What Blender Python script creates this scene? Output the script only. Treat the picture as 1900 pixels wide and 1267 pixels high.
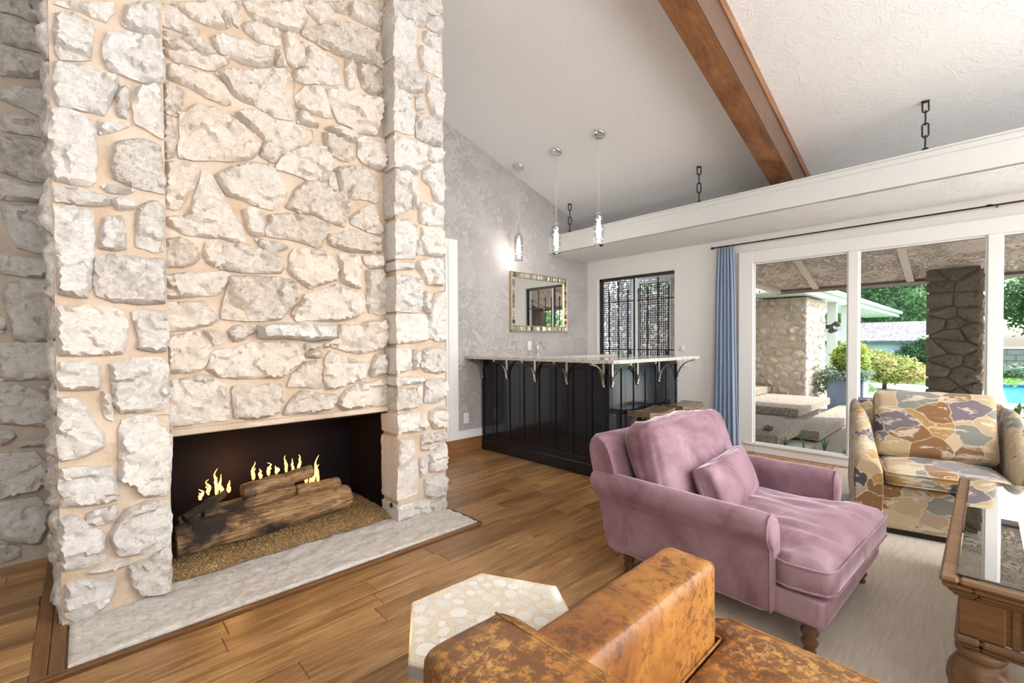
import bpy, bmesh, math, random
import numpy as np
from mathutils import Vector, Matrix, noise
from mathutils.geometry import delaunay_2d_cdt
S = bpy.context.scene
for o in list(bpy.data.objects): bpy.data.objects.remove(o)
C = bpy.data.collections.new('room'); S.collection.children.link(C)
PI = math.pi
# ---------------------------------------------------------------- camera, light, exposure
cam_d = bpy.data.cameras.new('camera'); cam = bpy.data.objects.new('camera', cam_d); C.objects.link(cam)
cam_d.sensor_width = 36; cam_d.lens = 36*838.62/1900; cam_d.shift_y = (649.16-633.5)/1900
cam_d.clip_start = 0.05; cam_d.clip_end = 300
_y, _p, _r = math.radians(46.45775), math.radians(-0.9488), math.radians(-0.327)
f = Vector((math.cos(_y)*math.cos(_p), math.sin(_y)*math.cos(_p), math.sin(_p)))
r0 = Vector((math.sin(_y), -math.cos(_y), 0)); u0 = r0.cross(f)
r2 = r0*math.cos(_r)+u0*math.sin(_r); u2 = -r0*math.sin(_r)+u0*math.cos(_r)
M = Matrix((r2, u2, -f)).transposed().to_4x4(); M.translation = Vector((0, 0, 1.25))
cam.matrix_world = M; S.camera = cam
S.view_settings.view_transform = 'Standard'; S.view_settings.look = 'None'
S.view_settings.gamma = 1; S.view_settings.use_curve_mapping = False
S.view_settings.exposure = 0.0
W = bpy.data.worlds.new('sky'); S.world = W; W.use_nodes = True
nt = W.node_tree; nt.nodes.clear()
sky = nt.nodes.new('ShaderNodeTexSky'); sky.sky_type = 'NISHITA'; sky.sun_disc = False
sky.sun_elevation = math.radians(52); sky.sun_rotation = math.radians(156); sky.air_density = 1.6; sky.dust_density = 3.0
bgn = nt.nodes.new('ShaderNodeBackground'); bgn.inputs[1].default_value = 0.85
hs = nt.nodes.new('ShaderNodeHueSaturation'); hs.inputs['Saturation'].default_value = 0.45
nt.links.new(sky.outputs[0], hs.inputs['Color']); nt.links.new(hs.outputs[0], bgn.inputs[0])
wo = nt.nodes.new('ShaderNodeOutputWorld'); nt.links.new(bgn.outputs[0], wo.inputs[0])
def lamp(name, kind, loc, target, energy, color=(1, 1, 1), size=1, size_y=None):
    d = bpy.data.lights.new(name, kind); o = bpy.data.objects.new(name, d); C.objects.link(o)
    o.location = loc; d.energy = energy; d.color = color
    if target is not None: o.rotation_euler = (Vector(target)-Vector(loc)).to_track_quat('-Z', 'Y').to_euler()
    if kind == 'AREA':
        d.shape = 'RECTANGLE'; d.size = size; d.size_y = size_y or size
    elif kind == 'SUN': d.angle = size
    else: d.shadow_soft_size = size
    return o
lamp('sun', 'SUN', (10, -10, 12), (10-0.38, -10+0.80, 12-1.05), 7.5, (1, .95, .88), math.radians(1.2))
lamp('photo_flash_bounce', 'AREA', (-0.3, -1.6, 2.3), (0.2, 1.6, 4.4), 125, (.96, .98, 1), 1.6, 1.2)
lamp('right_rear_fill', 'AREA', (3.6, -2.6, 2.9), (0.6, 3.0, 1.6), 152, (.97, .985, 1), 1.8, 1.6)  # added soft fill aimed at the fireplace stones, no window stands here
lamp('rear_window_daylight', 'AREA', (2.6, -3.1, 1.7), (2.6, 3.0, 1.9), 95, (.97, .99, 1), 4.5, 2.2)
lamp('side_window_daylight', 'AREA', (5.36, -1.2, 1.0), (2.6, 0.8, 1.8), 30, (.95, .97, 1), 2.6, 1.6)
# ---------------------------------------------------------------- helpers
def link(o, parent=None):
    C.objects.link(o)
    if parent is not None: o.parent = parent
    return o
def thing(name, label, cat, loc=(0, 0, 0), rz=0, group=None):
    o = bpy.data.objects.new(name, None); C.objects.link(o); o.empty_display_size = .1
    o.location = loc; o.rotation_euler = (0, 0, rz); o['label'] = label; o['category'] = cat
    if group: o['group'] = group
    return o
def tag(o, label, cat, group=None):
    o['label'] = label; o['category'] = cat
    if group: o['group'] = group
    return o
class MB:
    def __init__(s): s.v = []; s.f = []; s.sm = []
    def add(s, vs, fs, smooth=False):
        b = len(s.v); s.v += [tuple(v) for v in vs]; s.f += [tuple(i+b for i in q) for q in fs]; s.sm += [smooth]*len(fs); return s
    def box(s, x0, x1, y0, y1, z0, z1, bev=0):
        if bev <= 0:
            vs = [(x, y, z) for z in (z0, z1) for y in (y0, y1) for x in (x0, x1)]
            return s.add(vs, [(0, 2, 3, 1), (4, 5, 7, 6), (0, 1, 5, 4), (2, 6, 7, 3), (0, 4, 6, 2), (1, 3, 7, 5)])
        b = min(bev, (x1-x0)/2.01, (y1-y0)/2.01, (z1-z0)/2.01)
        X = (x0, x1); Y = (y0, y1); Z = (z0, z1); vs = []; idx = {}
        for i in (0, 1):
            for j in (0, 1):
                for k in (0, 1):
                    sx, sy, sz = (1 if i == 0 else -1), (1 if j == 0 else -1), (1 if k == 0 else -1)
                    for ax, p in (('x', (X[i], Y[j]+sy*b, Z[k]+sz*b)), ('y', (X[i]+sx*b, Y[j], Z[k]+sz*b)), ('z', (X[i]+sx*b, Y[j]+sy*b, Z[k]))):
                        idx[(i, j, k, ax)] = len(vs); vs.append(p)
        g = lambda i, j, k, a: idx[(i, j, k, a)]
        fs = []
        for i in (0, 1): fs.append([g(i, 0, 0, 'x'), g(i, 0, 1, 'x'), g(i, 1, 1, 'x'), g(i, 1, 0, 'x')])
        for j in (0, 1): fs.append([g(0, j, 0, 'y'), g(1, j, 0, 'y'), g(1, j, 1, 'y'), g(0, j, 1, 'y')])
        for k in (0, 1): fs.append([g(0, 0, k, 'z'), g(0, 1, k, 'z'), g(1, 1, k, 'z'), g(1, 0, k, 'z')])
        for j in (0, 1):
            for k in (0, 1): fs.append([g(0, j, k, 'y'), g(1, j, k, 'y'), g(1, j, k, 'z'), g(0, j, k, 'z')])
        for i in (0, 1):
            for k in (0, 1): fs.append([g(i, 0, k, 'x'), g(i, 1, k, 'x'), g(i, 1, k, 'z'), g(i, 0, k, 'z')])
            for j in (0, 1): fs.append([g(i, j, 0, 'x'), g(i, j, 1, 'x'), g(i, j, 1, 'y'), g(i, j, 0, 'y')])
        for i in (0, 1):
            for j in (0, 1):
                for k in (0, 1): fs.append([g(i, j, k, 'x'), g(i, j, k, 'y'), g(i, j, k, 'z')])
        return s.add(vs, fs)
    def tube(s, pts, r, n=8, closed=False, smooth=True, ry=None):
        pts = [Vector(p) for p in pts]; m = len(pts); vs = []; fs = []
        up = None
        for i, p in enumerate(pts):
            a = pts[(i-1) % m] if (closed or i > 0) else p; b = pts[(i+1) % m] if (closed or i < m-1) else p
            t = (b-a).normalized()
            if up is None:
                up = Vector((0, 0, 1)) if abs(t.z) < .9 else Vector((0, 1, 0))
            sd = t.cross(up).normalized(); up = sd.cross(t).normalized()
            rr = r[i] if isinstance(r, (list, tuple)) else r; r_y = (ry if ry is not None else rr)
            for k in range(n):
                a_ = 2*PI*k/n; vs.append(p+sd*math.cos(a_)*rr+up*math.sin(a_)*r_y)
        L = m if closed else m-1
        for i in range(L):
            for k in range(n):
                a = i*n+k; b = i*n+(k+1) % n; c = ((i+1) % m)*n+(k+1) % n; d = ((i+1) % m)*n+k; fs.append((a, b, c, d))
        if not closed: fs.append(tuple(range(n))[::-1]); fs.append(tuple(range((m-1)*n, m*n)))
        return s.add(vs, fs, smooth)
    def lathe(s, prof, cx=0, cy=0, n=20, smooth=True, axis='z', tw=0):
        vs = []; fs = []; m = len(prof)
        for r, z in prof:
            for k in range(n):
                a = 2*PI*k/n
                vs.append((cx+r*math.cos(a), cy+r*math.sin(a), z))
        for i in range(m-1):
            for k in range(n):
                fs.append((i*n+k, i*n+(k+1) % n, (i+1)*n+(k+1) % n, (i+1)*n+k))
        fs.append(tuple(range(n))[::-1]); fs.append(tuple(range((m-1)*n, m*n)))
        return s.add(vs, fs, smooth)
    def prism(s, poly, z0, z1, smooth=False):
        n = len(poly); vs = [(x, y, z0) for x, y in poly]+[(x, y, z1) for x, y in poly]
        fs = [tuple(range(n))[::-1], tuple(range(n, 2*n))]+[(i, (i+1) % n, n+(i+1) % n, n+i) for i in range(n)]
        return s.add(vs, fs, smooth)
    def xform(s, M_, start=0):
        s.v = s.v[:start]+[tuple(M_ @ Vector(v)) for v in s.v[start:]]; return s
    def mesh(s, name, mat):
        me = bpy.data.meshes.new(name); me.from_pydata(s.v, [], s.f)
        me.polygons.foreach_set('use_smooth', s.sm); me.update()
        bm = bmesh.new(); bm.from_mesh(me); bmesh.ops.recalc_face_normals(bm, faces=bm.faces); bm.to_mesh(me); bm.free()
        if mat: me.materials.append(mat)
        return me
    def build(s, name, mat, parent=None, kind=None):
        o = bpy.data.objects.new(name, s.mesh(name, mat)); link(o, parent)
        if kind: o['kind'] = kind
        return o
def struct(o): o['kind'] = 'structure'; return o
# ---------------------------------------------------------------- materials
def mat(name): 
    m = bpy.data.materials.new(name); m.use_nodes = True; t = m.node_tree; t.nodes.clear()
    out = t.nodes.new('ShaderNodeOutputMaterial'); b = t.nodes.new('ShaderNodeBsdfPrincipled'); t.links.new(b.outputs[0], out.inputs[0])
    return m, t, b
def N(t, kind, **kw):
    n = t.nodes.new('ShaderNode'+kind)
    for k, v in kw.items():
        if k in n.inputs: n.inputs[k].default_value = v
        else: setattr(n, k, v)
    return n
def coords(t, scale=(1, 1, 1), rot=(0, 0, 0), rnd=False, kind='Object'):
    c = N(t, 'TexCoord'); m = N(t, 'Mapping'); m.inputs['Scale'].default_value = scale; m.inputs['Rotation'].default_value = rot
    t.links.new(c.outputs[kind], m.inputs['Vector'])
    if rnd:
        oi = N(t, 'ObjectInfo'); mu = N(t, 'VectorMath', operation='SCALE'); cb = N(t, 'CombineXYZ')
        for i in range(3): t.links.new(oi.outputs['Random'], cb.inputs[i])
        mu.inputs['Scale'].default_value = 37.0; t.links.new(cb.outputs[0], mu.inputs[0]); t.links.new(mu.outputs[0], m.inputs['Location'])
    return m.outputs[0]
def noise_n(t, vec, scale, detail=5, rough=.6, dist=0):
    n = N(t, 'TexNoise'); n.inputs['Scale'].default_value = scale; n.inputs['Detail'].default_value = detail; n.inputs['Roughness'].default_value = rough; n.inputs['Distortion'].default_value = dist
    if vec is not None: t.links.new(vec, n.inputs['Vector'])
    return n.outputs[0]
def ramp(t, fac, stops, interp='LINEAR'):
    n = N(t, 'ValToRGB'); cr = n.color_ramp; cr.interpolation = interp
    while len(cr.elements) < len(stops): cr.elements.new(.5)
    for e, (p, c) in zip(cr.elements, stops):
        e.position = p; e.color = (c[0], c[1], c[2], 1) if isinstance(c, (tuple, list)) else (c, c, c, 1)
    if fac is not None: t.links.new(fac, n.inputs[0])
    return n.outputs[0]
def mix(t, fac, a, b, mode='MIX'):
    n = N(t, 'MixRGB', blend_type=mode)
    for i, x in ((0, fac), (1, a), (2, b)):
        if isinstance(x, (int, float)): n.inputs[i].default_value = x if i == 0 else (x, x, x, 1)
        elif isinstance(x, (tuple, list)): n.inputs[i].default_value = (*x[:3], 1)
        else: t.links.new(x, n.inputs[i])
    return n.outputs[0]
def bump(t, b, h, strength=.3, dist=.01, chain=None):
    n = N(t, 'Bump'); n.inputs['Strength'].default_value = strength; n.inputs['Distance'].default_value = dist
    t.links.new(h, n.inputs['Height'])
    if chain is not None: t.links.new(chain, n.inputs['Normal'])
    t.links.new(n.outputs[0], b.inputs['Normal']); return n.outputs[0]
def setc(t, b, col, rough=None, metal=None):
    if isinstance(col, (tuple, list)): b.inputs['Base Color'].default_value = (*col[:3], 1)
    else: t.links.new(col, b.inputs['Base Color'])
    if rough is not None: b.inputs['Roughness'].default_value = rough
    if metal is not None: b.inputs['Metallic'].default_value = metal
def plain(name, col, rough=.5, metal=0, nz=0, bs=0, scale=40):
    m, t, b = mat(name); v = coords(t)
    if nz: 
        n = noise_n(t, v, scale*.2, 4); c = mix(t, 1, col, ramp(t, n, [(.3, 1-nz), (.7, 1+nz*.0+0.0)]), 'MULTIPLY'); setc(t, b, c, rough, metal)
    else: setc(t, b, col, rough, metal)
    if bs: bump(t, b, noise_n(t, v, scale, 6), bs, .01)
    return m
def emis(name, col, s):
    m, t, b = mat(name); b.inputs['Base Color'].default_value = (0, 0, 0, 1); b.inputs['Emission Color'].default_value = (*col, 1); b.inputs['Emission Strength'].default_value = s; return m
def stonemat(name, light, tan, dark, amt=.5, bs=.7):
    m, t, b = mat(name); v = coords(t, rnd=False); oi = N(t, 'ObjectInfo')
    n1 = noise_n(t, v, 5, 6, .65, .4); n2 = noise_n(t, v, 38, 8, .75); n3 = noise_n(t, v, 90, 4, .7)
    c = mix(t, ramp(t, n1, [(.35, 0), (.72, 1)]), light, tan)
    c = mix(t, ramp(t, n2, [(.54, 0), (.72, 1)]), c, dark)
    rr = ramp(t, oi.outputs['Random'], [(0, 0.0), (.55, .12), (.8, .35), (1, amt)])
    sp = ramp(t, n2, [(.42, 0), (.6, 1)]); mm = N(t, 'Math', operation='MULTIPLY'); t.links.new(rr, mm.inputs[0]); t.links.new(sp, mm.inputs[1])
    c = mix(t, mm.outputs[0], c, (dark[0]*.6, dark[1]*.6, dark[2]*.62))
    tint = ramp(t, oi.outputs['Random'], [(0, (1, .97, .93)), (.5, (.97, .97, .97)), (1, (.9, .87, .83))])
    c = mix(t, 1, c, tint, 'MULTIPLY')
    setc(t, b, c, .85)
    h = mix(t, .5, n2, n3); k1 = bump(t, b, h, bs, .012)
    vo = noise_n(t, coords(t, (1, 1, 1.8)), 26, 6, .65, 1.5)
    bump(t, b, ramp(t, vo, [(.42, 0), (.5, 1), (.53, .5)]), .45, .012, k1)
    return m
M_stone = stonemat('limestone', (.83, .80, .765), (.755, .69, .625), (.50, .46, .415), .45)
M_stone_mid = stonemat('limestone_warm', (.80, .735, .665), (.74, .645, .55), (.50, .425, .355), .28)
M_stone_shaded = stonemat('shaded_limestone', (.68, .67, .64), (.60, .56, .50), (.36, .35, .32), .6)  # limestone greyed and darkened for the recessed wall, shade held in the colour
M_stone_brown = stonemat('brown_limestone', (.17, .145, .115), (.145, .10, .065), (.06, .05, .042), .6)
M_stone_ext = stonemat('patio_limestone', (.60, .57, .53), (.56, .43, .28), (.30, .26, .22), .5)
M_hearth = stonemat('hearth_limestone', (.90, .87, .83), (.82, .75, .66), (.62, .56, .48), .1)
def mortar(name, a, bc):
    m, t, b = mat(name); v = coords(t); n = noise_n(t, v, 4, 4); n2 = noise_n(t, v, 160, 4, .7)
    setc(t, b, mix(t, ramp(t, n, [(.3, 0), (.7, 1)]), a, bc), .9); k = bump(t, b, n2, .35, .004); bump(t, b, noise_n(t, v, 14, 4), .6, .02, k); return m
M_mortar = mortar('sand_mortar', (.66, .545, .44), (.50, .365, .25))
M_mortar_shaded = mortar('shaded_mortar', (.50, .43, .35), (.42, .35, .28))  # darker sand mortar for the same wall, its shade mixed into the tone
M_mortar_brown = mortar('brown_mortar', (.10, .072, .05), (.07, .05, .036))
def wood(name, a, b_, c_, axis='x', scale=1, rough=.35, rnd=True, coat=0, grain=1):
    m, t, b = mat(name); sc = {'x': (1.2, 14, 14), 'y': (14, 1.2, 14), 'z': (14, 14, 1.2)}[axis]
    v = coords(t, tuple(s*scale for s in sc), rnd=rnd); oi = N(t, 'ObjectInfo')
    n = noise_n(t, v, 1.3, 7, .62, 1.4); n2 = noise_n(t, v, 7, 5, .7, .3)
    c = ramp(t, n, [(.28, a), (.5, b_), (.72, c_)])
    c = mix(t, .35*grain, c, ramp(t, n2, [(.35, (.25, .2, .16)), (.6, (1, 1, 1))]), 'MULTIPLY')
    if rnd: c = mix(t, 1, c, ramp(t, oi.outputs['Random'], [(0, (.62, .58, .54)), (.35, (.86, .84, .80)), (.7, (1, 1, 1)), (1, (1.18, 1.16, 1.12))]), 'MULTIPLY')
    setc(t, b, c, rough); bump(t, b, n2, .12, .004)
    if coat: b.inputs['Coat Weight'].default_value = coat; b.inputs['Coat Roughness'].default_value = .15
    return m
M_plank = wood('hickory_floor', (.20, .09, .03), (.40, .21, .078), (.55, .33, .15), 'x', 1, .30)
M_border = wood('floor_border', (.13, .055, .02), (.24, .11, .04), (.33, .17, .07), 'x', 1, .34)
M_border_y = wood('floor_border_side', (.10, .045, .02), (.19, .09, .035), (.26, .13, .055), 'y', 1, .34)
M_beam = wood('stained_beam', (.10, .04, .02), (.235, .098, .036), (.33, .15, .062), 'x', .35, .35, False)
M_beam2 = plain('beam_side_board', (.135, .072, .045), .4, 0, .25, .05, 20)
M_table = wood('carved_oak', (.115, .055, .022), (.19, .10, .043), (.26, .15, .07), 'y', .45, .4, False)
M_stoolwood = wood('stool_wood', (.10, .06, .035), (.20, .125, .075), (.29, .20, .13), 'x', 1.3, .25, False)
M_turned = wood('turned_leg_wood', (.07, .03, .015), (.14, .06, .028), (.20, .09, .045), 'z', 1.2, .35, False)
def plaster(name, col, bs=.5, sc=7, dist=.02):
    m, t, b = mat(name); v = coords(t); n1 = noise_n(t, v, sc, 6, .55, 2.2); n2 = noise_n(t, v, sc*.45, 3)
    rd = ramp(t, n1, [(.44, 0), (.5, 1), (.56, .35)]); mk = ramp(t, n2, [(.42, .15), (.6, 1)])
    h = mix(t, 1, rd, mk, 'MULTIPLY'); setc(t, b, mix(t, .04, col, n1, 'OVERLAY'), .75); bump(t, b, h, bs, dist); return m
M_ceiling = plaster('textured_ceiling', (.83, .825, .82), .24, 8)
M_greywall = plaster('grey_plaster', (.46, .43, .42), .55, 6, .03)
M_wall = plaster('cream_plaster', (.76, .745, .72), .10, 6)
M_soffit = plaster('white_soffit', (.63, .625, .605), .04, 6)
M_soffit_lit = plaster('rough_lit_underside', (.86, .85, .83), .5, 14, .02)  # rough plaster, paler than the face: window light put into the colour
M_trim = plain('white_trim', (.80, .79, .77), .35)
M_black = plain('black_paint', (.010, .011, .016), .12); M_black.node_tree.nodes['Principled BSDF'].inputs['Specular IOR Level'].default_value = .55
M_iron = plain('black_iron', (.02, .02, .022), .45, .3)
M_brushed = plain('brushed_nickel', (.62, .59, .55), .25, 1)
M_chrome = plain('chrome', (.8, .8, .8), .08, 1)
M_fire_black = plain('soot_black', (.008, .006, .008), .8); M_fire_black.node_tree.nodes['Principled BSDF'].inputs['Specular IOR Level'].default_value = .08
def granite():
    m, t, b = mat('granite'); v = coords(t); n = noise_n(t, v, 60, 8, .8); n2 = noise_n(t, v, 18, 4)
    c = ramp(t, n, [(.36, (.08, .07, .06)), (.44, (.45, .40, .34)), (.52, (.72, .68, .62)), (.62, (.80, .78, .74))]); c = mix(t, ramp(t, n2, [(.5, 0), (.7, .4)]), c, (.36, .28, .2)); setc(t, b, c, .12); return m
M_granite = granite()
def velvet():
    m, t, b = mat('mauve_velvet'); v = coords(t); n = noise_n(t, v, 3.2, 5, .6, 1.2); n2 = noise_n(t, v, 5, 6, .65, 1)
    c = ramp(t, n, [(.34, (.19, .095, .12)), (.5, (.265, .150, .185)), (.66, (.335, .215, .25))])
    c = mix(t, ramp(t, n2, [(.57, 0), (.63, .45)]), c, (.17, .08, .105)); setc(t, b, c, .75)
    b.inputs['Sheen Weight'].default_value = 1; b.inputs['Sheen Roughness'].default_value = .3; b.inputs['Sheen Tint'].default_value = (.95, .78, .86, 1)
    w = N(t, 'TexWave'); bump(t, b, noise_n(t, coords(t, (1.5, 9, 9)), 2.2, 3), .12, .02); return m
M_velvet = velvet()
def leather(name='distressed_leather', lo=.50, amt=.75):
    m, t, b = mat(name); v = coords(t); n = noise_n(t, v, 2.6, 6, .6, .6); n2 = noise_n(t, v, 34, 9, .8, .3); n3 = noise_n(t, v, 75, 5, .7)
    c = ramp(t, n, [(.34, (.24, .085, .018)), (.5, (.44, .19, .04)), (.66, (.52, .27, .085))])
    big = ramp(t, noise_n(t, v, 4.5, 3), [(lo-.12, .1), (lo+.08, 1)]); fine = ramp(t, n2, [(lo, 0), (lo+.07, amt)]); c = mix(t, mix(t, 1, fine, big, 'MULTIPLY'), c, (.085, .034, .014))
    c = mix(t, ramp(t, n3, [(.55, 0), (.68, .35)]), c, (.13, .055, .02)); setc(t, b, c, .40)
    vo = N(t, 'TexVoronoi'); vo.inputs['Scale'].default_value = 170; t.links.new(v, vo.inputs['Vector']); k = bump(t, b, vo.outputs['Distance'], .12, .002); bump(t, b, n2, .2, .006, k); return m
M_leather = leather(); M_leather2 = leather('worn_dark_leather', .44, .8)
def patch():
    m, t, b = mat('patchwork_fabric'); v = coords(t, (1, 1, 1.3), (.3, .2, .5)); wv = mix(t, .10, v, N(t, 'TexNoise').outputs['Color'], 'ADD')
    vo = N(t, 'TexVoronoi'); vo.inputs['Scale'].default_value = 6.6; vo.inputs['Randomness'].default_value = .95; t.links.new(wv, vo.inputs['Vector'])
    ve = N(t, 'TexVoronoi'); ve.feature = 'DISTANCE_TO_EDGE'; ve.inputs['Scale'].default_value = 6.6; ve.inputs['Randomness'].default_value = .95; t.links.new(wv, ve.inputs['Vector'])
    sep = N(t, 'SeparateColor'); t.links.new(vo.outputs['Color'], sep.inputs[0])
    c = ramp(t, sep.outputs[0], [(0, (.42, .31, .18)), (.17, (.055, .04, .05)), (.27, (.36, .205, .06)), (.43, (.20, .20, .165)), (.55, (.50, .39, .24)), (.68, (.15, .12, .135)), (.78, (.22, .105, .035)), (.90, (.38, .28, .19))], 'CONSTANT')
    s = noise_n(t, coords(t, (3, 14, 10), (.4, .3, .2)), 1.6, 6, .65, .8)
    c = mix(t, ramp(t, s, [(.56, 0), (.60, .75)]), c, (.60, .52, .42)); c = mix(t, ramp(t, ve.outputs['Distance'], [(.012, .8), (.03, 0)]), c, (.55, .45, .32))
    setc(t, b, c, .85); b.inputs['Sheen Weight'].default_value = .3; bump(t, b, noise_n(t, v, 60, 3), .1, .004); return m
M_patch = patch()
def glassy(name, tint=(1, 1, 1), refl=1.0):
    m = bpy.data.materials.new(name); m.use_nodes = True; t = m.node_tree; t.nodes.clear(); out = N(t, 'OutputMaterial')
    fr = N(t, 'Fresnel'); fr.inputs[0].default_value = 1.45; tr = N(t, 'BsdfTransparent'); tr.inputs[0].default_value = (*tint, 1); gl = N(t, 'BsdfGlossy'); gl.inputs['Roughness'].default_value = .01
    mu = N(t, 'Math', operation='MULTIPLY'); mu.inputs[1].default_value = refl; t.links.new(fr.outputs[0], mu.inputs[0])
    mx = N(t, 'MixShader'); t.links.new(mu.outputs[0], mx.inputs[0]); t.links.new(tr.outputs[0], mx.inputs[1]); t.links.new(gl.outputs[0], mx.inputs[2]); t.links.new(mx.outputs[0], out.inputs[0]); return m
M_pane = glassy('window_glass', (.97, .985, .98), .28)
M_shade = glassy('pendant_glass', (.97, .97, .975), .45)
M_tglass = glassy('table_glass', (.88, .95, .95), 4.5)
M_mirror = plain('mirror_silver', (.9, .92, .9), .02, 1)
M_bulb = emis('bulb_glow', (1, .95, .88), 12)
M_flame = emis('flame_glow', (1, .40, .09), 5)
M_flame_core = emis('flame_core_glow', (1, .78, .36), 7)
def carpet():
    m, t, b = mat('beige_carpet'); v = coords(t); n = noise_n(t, coords(t, (3, 40, 1)), 2, 4); n2 = noise_n(t, v, 300, 3)
    setc(t, b, ramp(t, n, [(.3, (.50, .43, .35)), (.7, (.62, .55, .46))]), .95); bump(t, b, n2, .3, .003); return m
M_carpet = carpet()
# ---------------------------------------------------------------- room shell
CZ = lambda x: 4.567-0.304*x
XW, YW = 5.475, 4.118
def build_shell():
    # floor base
    struct(MB().box(-3.6, XW+.15, -3.6, YW+.15, -.12, -.014).build('floor', M_plank))
    # ceiling slab
    mb = MB(); x0, x1 = -3.6, XW+.02; y0, y1 = -3.6, YW+.15; nx = 2
    vs = [(x, y, CZ(x)+dz) for dz in (0, .12) for y in (y0, y1) for x in (x0, x1)]
    mb.add(vs, [(0, 1, 3, 2), (4, 6, 7, 5), (0, 4, 5, 1), (2, 3, 7, 6), (0, 2, 6, 4), (1, 5, 7, 3)])
    struct(mb.build('ceiling', M_ceiling))
    # grey wall behind the bar with the door opening
    def sheetwall(segs, y0, y1):
        mb = MB()
        for xa, xb, za, zb in segs:
            zt = (CZ(xa), CZ(xb)) if zb is None else (zb, zb)
            vs = [(xa, y0, za), (xb, y0, za), (xb, y0, zt[1]), (xa, y0, zt[0]), (xa, y1, za), (xb, y1, za), (xb, y1, zt[1]), (xa, y1, zt[0])]
            mb.add(vs, [(0, 1, 2, 3), (5, 4, 7, 6), (4, 0, 3, 7), (1, 5, 6, 2), (3, 2, 6, 7), (4, 5, 1, 0)])
        return mb
    struct(sheetwall([(1.9, 2.1, -.02, None), (2.1, 2.93, 2.33, None), (2.93, XW+.15, -.02, None)], YW, YW+.15).build('wall_back', M_greywall))
    # window wall with pass-through and picture window openings
    mb = MB(); x0, x1 = XW, XW+.15
    for ya, yb, za, zb in ((3.94, YW, -.02, CZ(XW)), (2.753, 3.94, -.02, .95), (2.753, 3.94, 2.16, CZ(XW)), (1.968, 2.753, -.02, CZ(XW)), (-3.3, 1.968, 2.256, CZ(XW)), (-3.6, -3.3, -.02, CZ(XW))):
        mb.box(x0, x1, ya, yb, za, zb)
    struct(mb.build('wall_right', M_wall))
    # wall behind the camera and the far left wall
    struct(sheetwall([(-3.6, 1.0, -.02, None), (1.0, 4.6, 2.4, None), (1.0, 4.6, -.02, .3), (4.6, XW+.15, -.02, None)], -3.75, -3.6).build('wall_front', M_wall))
    struct(MB().box(-3.75, -3.6, -3.6, YW+.15, -.02, CZ(-3.6)).build('wall_west', M_wall))
build_shell()
# riser, baseboard, door casing
struct(MB().box(2.0, 3.41, YW-.022, YW, -.01, .155, .003).build('trim_1', M_border))
mb = MB().box(3.06, 3.41, YW-.014, YW, .157, .25, .003).box(3.06, 3.41, YW-.02, YW, .157, .175, .002); struct(mb.build('baseboard_back', M_trim))
mb = MB()
mb.box(2.93, 3.06, YW-.028, YW, .157, 2.40, .006).box(2.06, 2.9301, YW-.027, YW+.12, 2.30, 2.40, .006).box(2.0, 2.10, YW-.028, YW, .157, 2.39, .006)
mb.box(2.90, 2.93, YW-.015, YW+.14, .157, 2.36).box(2.10, 2.93, YW-.0, YW+.14, 2.33, 2.36)
struct(mb.build('trim_2', M_trim))
dr = MB().box(2.1, 2.9, YW+.05, YW+.09, .16, 2.33, .003).build('door_1', M_trim); struct(dr)
for (a, b_, c, d) in ((2.18, 2.46, .3, 1.1), (2.54, 2.82, .3, 1.1), (2.18, 2.46, 1.2, 2.2), (2.54, 2.82, 1.2, 2.2)):
    MB().box(a, b_, YW+.042, YW+.05, c, d, .006).build('door_panel', M_trim, dr)
# soffit tray hung over the windows
mb = MB(); y0, y1 = -3.58, YW-.002
prof = [(4.600, 2.445), (4.600, 2.655), (4.588, 2.66), (4.588, 2.672), (4.635, 2.672), (4.635, 2.50), (XW-.001, 2.50), (XW-.001, 2.44), (4.75, 2.437), (4.63, 2.437)]
n = len(prof); vs = [(x, y0, z) for x, z in prof]+[(x, y1, z) for x, z in prof]
mb.add(vs, [tuple(range(n)), tuple(range(2*n-1, n-1, -1))]+[(i, n+i, n+(i+1) % n, (i+1) % n) for i in range(n)])
mb.box(4.594, 4.602, y0, y1, 2.615, 2.622)
tray = mb.build('ceiling_soffit', M_soffit); tag(tray, 'long cream hanging soffit over the windows held by black chains', 'soffit')
mb = MB(); nx, ny = 8, 60
for i in range(nx+1):
    for j in range(ny+1):
        x = 4.612+(XW-.004-4.612)*i/nx; y = y0+(y1-y0)*j/ny; mb.v.append((x, y, 2.433+.004*noise.noise(Vector((x*6, y*6, 1)))))
for i in range(nx):
    for j in range(ny): mb.f.append((i*(ny+1)+j, i*(ny+1)+j+1, (i+1)*(ny+1)+j+1, (i+1)*(ny+1)+j)); mb.sm.append(True)
mb.build('rough_underside', M_soffit_lit, tray)['label'] = 'rough white plaster underside'
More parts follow.
